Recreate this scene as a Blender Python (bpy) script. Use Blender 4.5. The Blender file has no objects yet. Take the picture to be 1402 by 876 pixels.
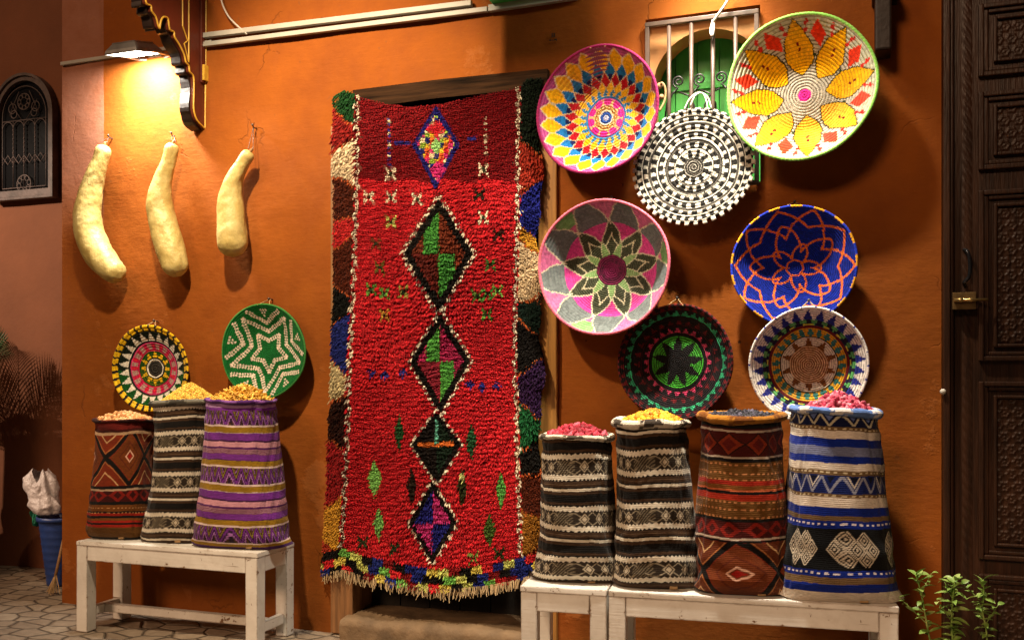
import bpy, bmesh, math, random
import numpy as np
from mathutils import Vector, Matrix

random.seed(7)
rng = np.random.default_rng(7)
S = bpy.context.scene
COL = S.collection
PI = math.pi

# ------------------------------------------------------------------ camera numbers
TH = math.radians(19.8)
FPX = 1300.0
CAM = np.array([0.0, -4.83, 1.5])
CR = np.array([math.cos(TH), math.sin(TH), 0.0])
CF = np.array([-math.sin(TH), math.cos(TH), 0.0])


def ray(px, py):
    return CR * ((px - 701) / FPX) + CF + np.array([0, 0, 1.0]) * ((510 - py) / FPX)


def at(px, py, Y=0.0):
    d = ray(px, py)
    return CAM + d * ((Y - CAM[1]) / d[1])


def at_x(px, py, X):
    d = ray(px, py)
    return CAM + d * ((X - CAM[0]) / d[0])


def proj(P):
    d = P - CAM
    z = d @ CF
    return 701 + FPX * (d @ CR) / z, 510 - FPX * d[..., 2] / z


def hx(h):
    h = h.lstrip('#')
    c = np.array([int(h[i:i + 2], 16) / 255 for i in (0, 2, 4)])
    return np.where(c <= .04045, c / 12.92, ((c + .055) / 1.055) ** 2.4)


# ------------------------------------------------------------------ scene helpers
def tag(o, label=None, cat=None, group=None, kind=None):
    if label: o['label'] = label
    if cat: o['category'] = cat
    if group: o['group'] = group
    if kind: o['kind'] = kind
    return o


def empty(name, loc, rz=0.0, rx=0.0):
    o = bpy.data.objects.new(name, None)
    o.empty_display_size = .1
    o.location = Vector([float(v) for v in loc])
    o.rotation_euler = (rx, 0, rz)
    COL.objects.link(o)
    return o


def link(name, me, mat, parent=None):
    o = bpy.data.objects.new(name, me)
    if mat: me.materials.append(mat)
    if parent: o.parent = parent
    COL.objects.link(o)
    return o


def root_loc(o):
    while o is not None and o.parent is not None:
        o = o.parent
    return np.array(o.location) if o is not None else np.zeros(3)


def npmesh(name, V, Fc, mat, parent=None, smooth=True, cols=None, uv=None, world=False):
    """V (n,3), Fc (m,k) same-size faces or a list of such arrays"""
    V = np.asarray(V, dtype=np.float64)
    if world and parent is not None:
        V = V - root_loc(parent)
    me = bpy.data.meshes.new(name)
    arrs = Fc if isinstance(Fc, list) else [Fc]
    arrs = [np.asarray(a, dtype=np.int32) for a in arrs if len(a)]
    loops = np.concatenate([a.ravel() for a in arrs])
    counts = np.concatenate([np.full(len(a), a.shape[1], dtype=np.int32) for a in arrs])
    starts = np.concatenate([[0], np.cumsum(counts)[:-1]]).astype(np.int32)
    me.vertices.add(len(V)); me.vertices.foreach_set('co', V.astype(np.float32).ravel())
    me.loops.add(len(loops)); me.loops.foreach_set('vertex_index', loops)
    me.polygons.add(len(counts))
    me.polygons.foreach_set('loop_start', starts)
    me.polygons.foreach_set('loop_total', counts)
    me.polygons.foreach_set('use_smooth', np.full(len(counts), bool(smooth)))
    me.update(calc_edges=True)
    if cols is not None:
        a = me.color_attributes.new('Col', 'FLOAT_COLOR', 'POINT')
        c = np.ones((len(V), 4), dtype=np.float32); c[:, :3] = cols
        a.data.foreach_set('color', c.ravel())
    if uv is not None:
        u = me.uv_layers.new(name='UVMap')
        u.data.foreach_set('uv', np.asarray(uv, dtype=np.float32)[loops].ravel())
    me.validate()
    return link(name, me, mat, parent)


def grid_faces(nu, nv, wrap=False, off=0):
    """faces of a grid whose vertex index is j*nu+i"""
    i = np.arange(nu if wrap else nu - 1); j = np.arange(nv - 1)
    I, J = np.meshgrid(i, j)
    I2 = (I + 1) % nu
    return np.stack([J * nu + I, J * nu + I2, (J + 1) * nu + I2, (J + 1) * nu + I], -1).reshape(-1, 4) + off


class MB:
    """collects boxes, tubes, prisms and strips; build() links them as ONE mesh object"""
    def __init__(s): s.bm = bmesh.new()

    def box(s, lo, hi, bev=.004, jit=0.0, rot=None, piv=None):
        t = bmesh.new()
        bmesh.ops.create_cube(t, size=1)
        lo = np.array(lo, float); hi = np.array(hi, float)
        for v in t.verts:
            v.co = Vector([lo[k] + (v.co[k] + .5) * (hi[k] - lo[k]) for k in range(3)])
            if jit: v.co += Vector([random.uniform(-jit, jit) for _ in range(3)])
        b = min(bev, .45 * float((hi - lo).min()))
        if b > 0: bmesh.ops.bevel(t, geom=t.edges[:], offset=b, segments=2, affect='EDGES', profile=.6)
        if rot is not None:
            p = Vector(piv if piv is not None else (lo + hi) / 2)
            bmesh.ops.transform(t, matrix=Matrix.Translation(p) @ rot @ Matrix.Translation(-p), verts=t.verts)
        s._add(t)

    def _add(s, t):
        me = bpy.data.meshes.new('tmp'); t.to_mesh(me); t.free()
        s.bm.from_mesh(me); bpy.data.meshes.remove(me)

    def tube(s, pts, r, n=8, cap=True):
        pts = [Vector([float(c) for c in p]) for p in pts]
        rs = r if hasattr(r, '__len__') else [r] * len(pts)
        rings = []
        up = None
        for i, p in enumerate(pts):
            d = (pts[min(i + 1, len(pts) - 1)] - pts[max(i - 1, 0)]).normalized()
            if up is None:
                up = Vector((0, 0, 1)) if abs(d.z) < .9 else Vector((1, 0, 0))
            a = d.cross(up)
            if a.length < 1e-5: a = d.orthogonal()
            a.normalize(); b = a.cross(d); up = b
            rings.append([s.bm.verts.new(p + (a * math.cos(2 * PI * k / n) + b * math.sin(2 * PI * k / n)) * rs[i]) for k in range(n)])
        for i in range(len(rings) - 1):
            for k in range(n):
                s.bm.faces.new((rings[i][k], rings[i][(k + 1) % n], rings[i + 1][(k + 1) % n], rings[i + 1][k]))
        if cap:
            s.bm.faces.new(rings[0][::-1]); s.bm.faces.new(rings[-1])

    def prism(s, poly, vec):
        """poly: list of 3D points (one plane); extruded by vec"""
        v = Vector([float(c) for c in vec])
        a = [s.bm.verts.new(Vector([float(c) for c in p])) for p in poly]
        b = [s.bm.verts.new(x.co + v) for x in a]
        n = len(a)
        s.bm.faces.new(a); s.bm.faces.new(b[::-1])
        for i in range(n):
            s.bm.faces.new((a[i], b[i], b[(i + 1) % n], a[(i + 1) % n]))

    def ring(s, outer, inner, vec):
        """band between two open or closed outlines of equal length, extruded by vec"""
        v = Vector([float(c) for c in vec])
        A = [[s.bm.verts.new(Vector([float(c) for c in p])) for p in L] for L in (outer, inner)]
        Bv = [[s.bm.verts.new(x.co + v) for x in L] for L in A]
        n = len(outer)
        f = s.bm.faces.new
        for i in range(n - 1):
            j = i + 1
            f((A[0][i], A[0][j], A[1][j], A[1][i])); f((Bv[0][i], Bv[1][i], Bv[1][j], Bv[0][j]))
            f((A[0][i], Bv[0][i], Bv[0][j], A[0][j])); f((A[1][i], A[1][j], Bv[1][j], Bv[1][i]))
        for i in (0, n - 1):
            f((A[0][i], A[1][i], Bv[1][i], Bv[0][i]))

    def ball(s, c, r, sc=(1, 1, 1), u=10, v=7):
        t = bmesh.new()
        bmesh.ops.create_uvsphere(t, u_segments=u, v_segments=v, radius=1)
        for x in t.verts:
            x.co = Vector([float(c[k]) + x.co[k] * r * sc[k] for k in range(3)])
        s._add(t)

    def lathe(s, c, prof, n=24):
        c = Vector([float(q) for q in c]); rings = []
        for r, z in prof:
            rings.append([s.bm.verts.new(c + Vector((r * math.cos(2 * PI * k / n), r * math.sin(2 * PI * k / n), z))) for k in range(n)])
        for i in range(len(rings) - 1):
            for k in range(n):
                s.bm.faces.new((rings[i][k], rings[i][(k + 1) % n], rings[i + 1][(k + 1) % n], rings[i + 1][k]))

    def build(s, name, mat, parent=None, world=False, smooth=False):
        bmesh.ops.recalc_face_normals(s.bm, faces=s.bm.faces[:])
        if world and parent is not None:
            o = Vector([float(c) for c in root_loc(parent)])
            for v in s.bm.verts: v.co -= o
        me = bpy.data.meshes.new(name)
        for f in s.bm.faces: f.smooth = smooth
        s.bm.to_mesh(me); s.bm.free()
        return link(name, me, mat, parent)


# ------------------------------------------------------------------ materials
class NT:
    def __init__(s, name):
        m = bpy.data.materials.new(name); m.use_nodes = True
        s.m = m; s.t = m.node_tree; s.n = s.t.nodes; s.l = s.t.links
        s.b = s.n['Principled BSDF']

    def node(s, typ, **kw):
        x = s.n.new(typ)
        for k, v in kw.items():
            if k in x.inputs.keys(): x.inputs[k].default_value = v
            else: setattr(x, k, v)
        return x

    def coord(s, what='Object'):
        return s.node('ShaderNodeTexCoord').outputs[what]

    def noise(s, vec, scale, detail=4, rough=.55, out='Fac'):
        x = s.node('ShaderNodeTexNoise', Scale=scale, Detail=detail, Roughness=rough)
        s.l.new(vec, x.inputs['Vector']); return x.outputs[out]

    def ramp(s, fac, stops, interp='LINEAR'):
        x = s.node('ShaderNodeValToRGB'); r = x.color_ramp; r.interpolation = interp
        while len(r.elements) < len(stops): r.elements.new(.5)
        for e, (p, c) in zip(r.elements, stops):
            e.position = p
            c = c if hasattr(c, '__len__') else (c, c, c)
            e.color = (float(c[0]), float(c[1]), float(c[2]), 1)
        s.l.new(fac, x.inputs['Fac']); return x.outputs['Color']

    def mix(s, fac, a, b, blend='MIX'):
        x = s.node('ShaderNodeMix', data_type='RGBA', blend_type=blend)
        for inp, v in ((x.inputs[0], fac), (x.inputs[6], a), (x.inputs[7], b)):
            if isinstance(v, bpy.types.NodeSocket): s.l.new(v, inp)
            elif hasattr(v, '__len__'): inp.default_value = (float(v[0]), float(v[1]), float(v[2]), 1)
            else: inp.default_value = v
        return x.outputs[2]

    def math(s, op, a, b=0.0, clamp=False):
        x = s.node('ShaderNodeMath', operation=op, use_clamp=clamp)
        for i, v in enumerate((a, b)):
            if isinstance(v, bpy.types.NodeSocket): s.l.new(v, x.inputs[i])
            else: x.inputs[i].default_value = v
        return x.outputs[0]

    def scale(s, vec, xyz):
        x = s.node('ShaderNodeMapping'); x.inputs['Scale'].default_value = xyz
        s.l.new(vec, x.inputs['Vector']); return x.outputs[0]

    def bump(s, h, strength=.3, dist=.01, prev=None):
        x = s.node('ShaderNodeBump', Strength=strength, Distance=dist)
        s.l.new(h, x.inputs['Height'])
        if prev is not None: s.l.new(prev, x.inputs['Normal'])
        return x.outputs[0]

    def done(s, color=None, rough=None, normal=None, **kw):
        for k, v in (('Base Color', color), ('Roughness', rough), ('Normal', normal)):
            if v is None: continue
            if isinstance(v, bpy.types.NodeSocket): s.l.new(v, s.b.inputs[k])
            elif hasattr(v, '__len__'): s.b.inputs[k].default_value = (float(v[0]), float(v[1]), float(v[2]), 1)
            else: s.b.inputs[k].default_value = v
        for k, v in kw.items():
            s.b.inputs[k.replace('_', ' ')].default_value = v
        return s.m


M = {}


def simple(name, col, rough=.6, var=.25, scale=8, bump=.15, bscale=60, bdist=.004, stretch=(1, 1, 1), metal=0.0, spec=.4):
    t = NT(name); v = t.scale(t.coord(), stretch)
    f = t.noise(v, scale, 5)
    col = np.array(col)
    c = t.ramp(f, [(.3, col * (1 - var)), (.7, np.minimum(col * (1 + var), 1))])
    n = t.bump(t.noise(v, bscale, 4), bump, bdist)
    M[name] = t.done(c, rough, n, Metallic=metal, Specular_IOR_Level=spec)
    return M[name]


def attr_mat(name, rough=.85, bumps=(), sheen=.0, spec=.2, var=.18, vscale=90):
    t = NT(name)
    a = t.node('ShaderNodeAttribute', attribute_name='Col').outputs['Color']
    v = t.coord()
    f = t.ramp(t.noise(v, vscale, 3), [(.25, 1 - var), (.75, 1 + var)])
    c = t.mix(1.0, a, f, 'MULTIPLY')
    n = None
    for sc, st, dist in bumps:
        n = t.bump(t.noise(v, sc, 3), st, dist, n)
    M[name] = t.done(c, rough, n, Specular_IOR_Level=spec, Sheen_Weight=sheen)
    return M[name]


def make_materials():
    # limewashed orange plaster: blotches, old patches, stains and trowel marks
    t = NT('orange_plaster'); v = t.coord()
    big = t.noise(v, .9, 5, .6); med = t.noise(v, 3.2, 6, .62); fine = t.noise(v, 38, 5, .6)
    c = t.ramp(big, [(.3, (.20, .050, .0065)), (.5, (.25, .067, .0095)), (.72, (.30, .089, .014))])
    c2 = t.ramp(med, [(.35, (.172, .041, .004)), (.65, (.295, .084, .009))])
    c = t.mix(.45, c, c2)
    # rose tone on the upper left end of the wall
    sx = t.node('ShaderNodeSeparateXYZ'); t.l.new(v, sx.inputs[0])
    ex = t.math('ADD', sx.outputs['X'], t.math('MULTIPLY', t.math('SUBTRACT', med, .5), .5))
    m1 = t.math('MULTIPLY', t.math('LESS_THAN', sx.outputs['X'], at(143, 80)[0]), t.math('MULTIPLY', t.math('SUBTRACT', sx.outputs['Z'], 2.35, ), 2.0, True), True)
    m2 = t.math('MULTIPLY', m1, t.ramp(med, [(.3, .6), (.55, 1.0)]), True)
    c = t.mix(m2, c, t.mix(med, (.25, .105, .065), (.34, .145, .09)))
    # damp and dirt near the ground
    dz = t.math('SUBTRACT', .55, sx.outputs['Z']); dz = t.math('ADD', dz, t.math('MULTIPLY', t.math('SUBTRACT', med, .5), 1.2))
    c = t.mix(t.math('MULTIPLY', dz, .55, True), c, (.15, .055, .016))
    # scuffs and small dark specks
    sp = t.ramp(t.noise(v, 23, 2), [(.70, 0), (.735, 1)])
    c = t.mix(t.math('MULTIPLY', sp, .35), c, (.16, .06, .02))
    streak = t.ramp(t.noise(t.scale(v, (5, 1, .35)), 2.0, 5), [(.56, 0), (.75, 1)])
    c = t.mix(t.math('MULTIPLY', streak, .35), c, (.25, .072, .014))
    # hairline cracks and old nail holes
    wv = t.mix(.35, v, t.noise(v, 3.0, 4, out='Color'))
    cr = t.node('ShaderNodeTexVoronoi', feature='DISTANCE_TO_EDGE', Scale=1.58); t.l.new(wv, cr.inputs['Vector'])
    crk = t.math('MULTIPLY', t.ramp(cr.outputs['Distance'], [(0, 1), (.0025, 1), (.006, 0)]), t.ramp(t.noise(v, 1.3, 3), [(.56, 0), (.62, 1)]))
    c = t.mix(t.math('MULTIPLY', crk, .38), c, (.07, .022, .006))
    ho = t.node('ShaderNodeTexVoronoi', feature='F1', Scale=3.1); t.l.new(v, ho.inputs['Vector'])
    hol = t.ramp(ho.outputs['Distance'], [(0, 1), (.020, 1), (.030, 0)])
    c = t.mix(t.math('MULTIPLY', hol, .8), c, (.03, .012, .006))
    # paler filled patches
    pt = t.ramp(t.noise(v, 1.9, 7, .66), [(.60, 0), (.64, 1)])
    c = t.mix(t.math('MULTIPLY', pt, .30), c, (.40, .15, .045))
    n = t.bump(t.noise(v, 2.2, 4), .35, .05)
    n = t.bump(t.math('SUBTRACT', 1.0, t.math('MAXIMUM', crk, hol)), .6, .006, n)
    n = t.bump(pt, .35, .006, n)
    n = t.bump(t.noise(t.scale(v, (3, 3, 14)), 3.5, 5, .7), .20, .012, n)
    n = t.bump(t.noise(v, 14, 6, .65), .26, .012, n)
    n = t.bump(fine, .22, .004, n)
    M['orange_plaster'] = t.done(c, t.ramp(med, [(.3, .72), (.7, .9)]), n, Specular_IOR_Level=.12)
    # mauve brown plaster of the house behind
    t = NT('mauve_plaster'); v = t.coord()
    c = t.ramp(t.noise(v, 1.4, 6, .6), [(.3, (.125, .036, .010)), (.7, (.185, .056, .017))])
    n = t.bump(t.noise(v, 5, 6, .65), .4, .02)
    M['mauve_plaster'] = t.done(c, .85, n)
    # irregular stone setts
    t = NT('stone_setts'); v = t.coord()
    wv = t.mix(.10, t.scale(v, (1, 1.35, 1)), t.noise(v, 2.5, 3, out='Color'))
    vo = t.node('ShaderNodeTexVoronoi', feature='DISTANCE_TO_EDGE', Scale=6.5, Randomness=.62); t.l.new(wv, vo.inputs['Vector'])
    vc = t.node('ShaderNodeTexVoronoi', feature='F1', Scale=6.5, Randomness=.62); t.l.new(wv, vc.inputs['Vector'])
    sep = t.node('ShaderNodeSeparateColor'); t.l.new(vc.outputs['Color'], sep.inputs[0])
    stone = t.ramp(sep.outputs[0], [(0, (.17, .125, .085)), (.5, (.26, .20, .14)), (1, (.36, .29, .21))])
    stone = t.mix(.5, stone, t.ramp(t.noise(v, 16, 6, .65), [(.3, (.14, .10, .07)), (.7, (.36, .29, .22))]))
    gap = t.ramp(vo.outputs['Distance'], [(.012, 0), (.05, 1)])
    c = t.mix(gap, (.095, .07, .048), stone)
    n = t.bump(t.ramp(vo.outputs['Distance'], [(0, 0), (.09, 1)]), .8, .03)
    n = t.bump(t.noise(v, 25, 5), .5, .012, n)
    M['stone_setts'] = t.done(c, .7, n)
    # chipped white gloss paint over wood
    t = NT('chipped_white_paint'); v = t.coord()
    base = t.ramp(t.noise(v, 5, 5), [(.3, (.62, .59, .54)), (.7, (.80, .78, .73))])
    grime = t.ramp(t.noise(v, 9, 6, .7), [(.5, 0), (.8, 1)])
    base = t.mix(t.math('MULTIPLY', grime, .4), base, (.38, .30, .21))
    chip = t.ramp(t.noise(v, 17, 6, .72), [(.655, 0), (.67, 1)])
    line = t.ramp(t.noise(t.scale(v, (1, 22, 22)), 2.2, 3), [(.70, 0), (.735, 1)])
    bv = t.node('ShaderNodeBevel', samples=4); bv.inputs['Radius'].default_value = .011
    ge = t.node('ShaderNodeNewGeometry')
    dt = t.node('ShaderNodeVectorMath', operation='DOT_PRODUCT'); t.l.new(bv.outputs[0], dt.inputs[0]); t.l.new(ge.outputs['True Normal'], dt.inputs[1])
    edge = t.math('MULTIPLY', t.math('SUBTRACT', 1.0, dt.outputs['Value']), 5.0, True)
    worn = t.math('GREATER_THAN', t.math('ADD', t.math('MULTIPLY', edge, .32), t.noise(v, 13, 6, .7)), .64)
    k = t.math('MAXIMUM', t.math('MAXIMUM', chip, line), worn)
    c = t.mix(k, base, (.17, .085, .035))
    n = t.bump(t.math('SUBTRACT', 1.0, k), .5, .003)
    n = t.bump(t.noise(t.scale(v, (2, 30, 30)), 3, 4), .25, .004, n)
    M['chipped_white_paint'] = t.done(c, .42, n)
    simple('glare_plaster', (.50, .24, .085), .85, .2, 4, .5, 18, .01)  # window panel: lamp glare put into the base colour as paleness
    simple('dark_walnut', (.030, .011, .0045), .40, .5, 6, .4, 18, .006, (8, 8, .6), spec=.3)
    simple('golden_wood', (.33, .155, .035), .45, .4, 4, .35, 16, .004, (10, 10, .6))
    simple('charred_wood', (.026, .012, .005), .85, .85, 5, .5, 14, .006, (.6, 10, 10), spec=.08)
    simple('brown_wood', (.20, .095, .035), .6, .45, 5, .45, 16, .005, (9, 9, .5))
    simple('oxblood_paint', (.115, .022, .010), .45, .3, 6, .2, 30)
    simple('dark_carving', (.012, .005, .003), .5, .4, 9, .5, 30)
    simple('yellow_line', (.62, .37, .04), .5, .2, 20, .1)
    simple('white_trunking', (.36, .345, .30), .45, .12, 6, .08)
    simple('white_cable', (.50, .46, .41), .5, .1, 10, .05)
    simple('loop_fibre', (.52, .48, .41), .8, .2, 30, .4, 120)
    simple('black_iron', (.018, .016, .016), .4, .4, 30, .3, 80, .002, metal=.3)
    simple('weathered_frame', (.085, .060, .056), .6, .5, 12, .5, 40, .005)
    simple('bar_paint', (.065, .042, .030), .45, .4, 14, .3, 60, .002)
    simple('green_shutter', (.045, .34, .055), .42, .25, 5, .15, 25, stretch=(6, 6, .6))
    simple('green_board', (.07, .60, .12), .5, .2, 5, .1)
    simple('lamp_alloy', (.24, .23, .22), .4, .2, 10, .1, metal=.5)
    simple('brass', (.52, .35, .13), .32, .3, 20, .2, metal=.9)
    simple('old_brass', (.17, .105, .04), .45, .4, 20, .3, metal=.7)
    simple('chrome_black', (.05, .05, .055), .18, .2, 20, .05, metal=.8)
    simple('dark_inside', (.012, .009, .007), .9, .4, 5, .1)
    simple('tread_stone', (.15, .095, .05), .8, .4, 6, .6, 14, .02)
    simple('blue_plastic', (.014, .036, .15), .42, .2, 8, .15, 20)
    simple('twine', (.35, .22, .10), .9, .3, 40, .2)
    simple('nail_steel', (.10, .08, .07), .5, .3, 40, .2, metal=.6)
    simple('terracotta', (.36, .13, .055), .8, .25, 8, .3, 40)
    simple('white_metal', (.60, .56, .48), .5, .2, 8, .2)
    simple('broom_wood', (.25, .13, .05), .7, .3, 10, .3)
    simple('stencil_ink', (.014, .014, .012), .7, .3, 60, .1)
    simple('green_rag', (.01, .16, .09), .8, .3, 20, .3)
    # thin plastic bag
    t = NT('white_plastic_bag'); v = t.coord()
    n = t.bump(t.noise(v, 24, 5, .6), .7, .02)
    M['white_plastic_bag'] = t.done((.50, .43, .42), .32, n, Transmission_Weight=.15, Specular_IOR_Level=.5)
    # gourd skin
    t = NT('gourd_skin'); v = t.coord()
    c = t.ramp(t.noise(v, 7, 6, .6), [(.25, (.36, .25, .065)), (.45, (.50, .385, .125)), (.7, (.58, .475, .195))])
    sp = t.ramp(t.noise(v, 34, 4, .6), [(.62, 0), (.70, 1)])
    c = t.mix(t.math('MULTIPLY', sp, .55), c, (.30, .18, .05))
    c = t.mix(t.math('MULTIPLY', t.ramp(t.noise(v, 4.2, 7, .7), [(.50, 0), (.66, 1)]), .6), c, (.40, .29, .07))
    n = t.bump(t.noise(t.scale(v, (1, 1, .45)), 30, 6, .62), .55, .010)
    n = t.bump(t.noise(v, 9, 3), .5, .02, n)
    M['gourd_skin'] = t.done(c, .5, n)
    # leaves
    t = NT('leaf_green'); v = t.coord()
    c = t.ramp(t.noise(v, 16, 4), [(.25, (.06, .14, .02)), (.5, (.20, .33, .06)), (.75, (.50, .58, .20))])
    M['leaf_green'] = t.done(c, .45, None, Subsurface_Weight=.0)
    t = NT('palm_green'); v = t.coord()
    c = t.ramp(t.noise(v, 6, 3), [(.3, (.025, .06, .02)), (.7, (.06, .12, .035))])
    M['palm_green'] = t.done(c, .5, None)
    # lamp glass
    t = NT('lamp_glass')
    M['lamp_glass'] = t.done((1, 1, 1), .4, None, Emission_Strength=40.0)
    t.b.inputs['Emission Color'].default_value = (1, .9, .72, 1)
    # dark window glass
    t = NT('dark_glass'); M['dark_glass'] = t.done((.006, .006, .007), .12, t.bump(t.noise(t.coord(), 6, 3), .15, .01))
    attr_mat('coiled_fibre', .82, [(260, .35, .003), (900, .3, .001)], .04, .12, .22, 160)
    attr_mat('wool_pile', 1.0, [(700, .5, .002)], .06, .0, .2, 300)
    # woven cloth: threads follow the cloth
    t = NT('woven_cloth')
    a = t.node('ShaderNodeAttribute', attribute_name='Col').outputs['Color']
    uv = t.coord('UV')
    w1 = t.node('ShaderNodeTexWave', wave_type='BANDS', bands_direction='Y', Scale=38.0, Distortion=1.2, Detail=2); t.l.new(uv, w1.inputs['Vector'])
    w2 = t.node('ShaderNodeTexWave', wave_type='BANDS', bands_direction='X', Scale=52.0, Distortion=1.0, Detail=2); t.l.new(uv, w2.inputs['Vector'])
    w1.inputs['Detail Scale'].default_value = 3; w2.inputs['Detail Scale'].default_value = 3
    weave = t.math('MULTIPLY', t.ramp(w1.outputs['Fac'], [(0, .55), (1, 1)]), t.ramp(w2.outputs['Fac'], [(0, .75), (1, 1)]))
    f = t.ramp(t.noise(t.scale(uv, (14, 90, 1)), 3.0, 4), [(.25, .68), (.75, 1.25)])
    c = t.mix(1.0, a, f, 'MULTIPLY')
    f2 = t.ramp(t.noise(uv, 9, 4), [(.3, .78), (.7, 1.1)])
    c = t.mix(1.0, c, f2, 'MULTIPLY')
    n = t.bump(weave, .55, .003)
    n = t.bump(t.noise(uv, 150, 3), .4, .003, n)
    M['woven_cloth'] = t.done(c, .9, n, Specular_IOR_Level=.12, Sheen_Weight=.08)
    attr_mat('dried_goods', .65, [(120, .4, .004)], 0, .3, .25, 60)


make_materials()


# ------------------------------------------------------------------ numpy pattern helpers
def smooth01(x): x = np.clip(x, 0, 1); return x * x * (3 - 2 * x)


def put(C, mask, col):
    C[mask] = col


def tri(x): return np.abs(((x + .5) % 1.0) - .5) * 2          # 0 at integers, 1 between


def sector(th, n, off=0.0):
    """index and signed offset (-.5 to .5) of angle within n equal sectors; sector 0 centred at off (in sectors)"""
    x = th / (2 * PI) * n - off
    k = np.floor(x + .5)
    return k.astype(int) % n, x - k


def seg_dist(px, py, ax, ay, bx, by):
    dx, dy = bx - ax, by - ay
    t = np.clip(((px - ax) * dx + (py - ay) * dy) / (dx * dx + dy * dy), 0, 1)
    return np.hypot(px - ax - t * dx, py - ay - t * dy)


def wob(x, y, seed=0):
    r = np.random.default_rng(seed); o = 0
    for k in range(6):
        a, b, p = r.uniform(-1, 1), r.uniform(-1, 1), r.uniform(0, 6.28)
        f = 1.6 ** k
        o = o + np.sin((a * x + b * y) * f + p) / f
    return o


def spline(P, n=8):
    P = [np.array(p, float) for p in P]
    Q = [2 * P[0] - P[1]] + P + [2 * P[-1] - P[-2]]
    out = []
    for i in range(1, len(Q) - 2):
        for k in range(n):
            t = k / n
            out.append(.5 * (2 * Q[i] + (Q[i + 1] - Q[i - 1]) * t + (2 * Q[i - 1] - 5 * Q[i] + 4 * Q[i + 1] - Q[i + 2]) * t * t + (3 * Q[i] - Q[i - 1] - 3 * Q[i + 1] + Q[i + 2]) * t ** 3))
    out.append(P[-1]); return out


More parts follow.
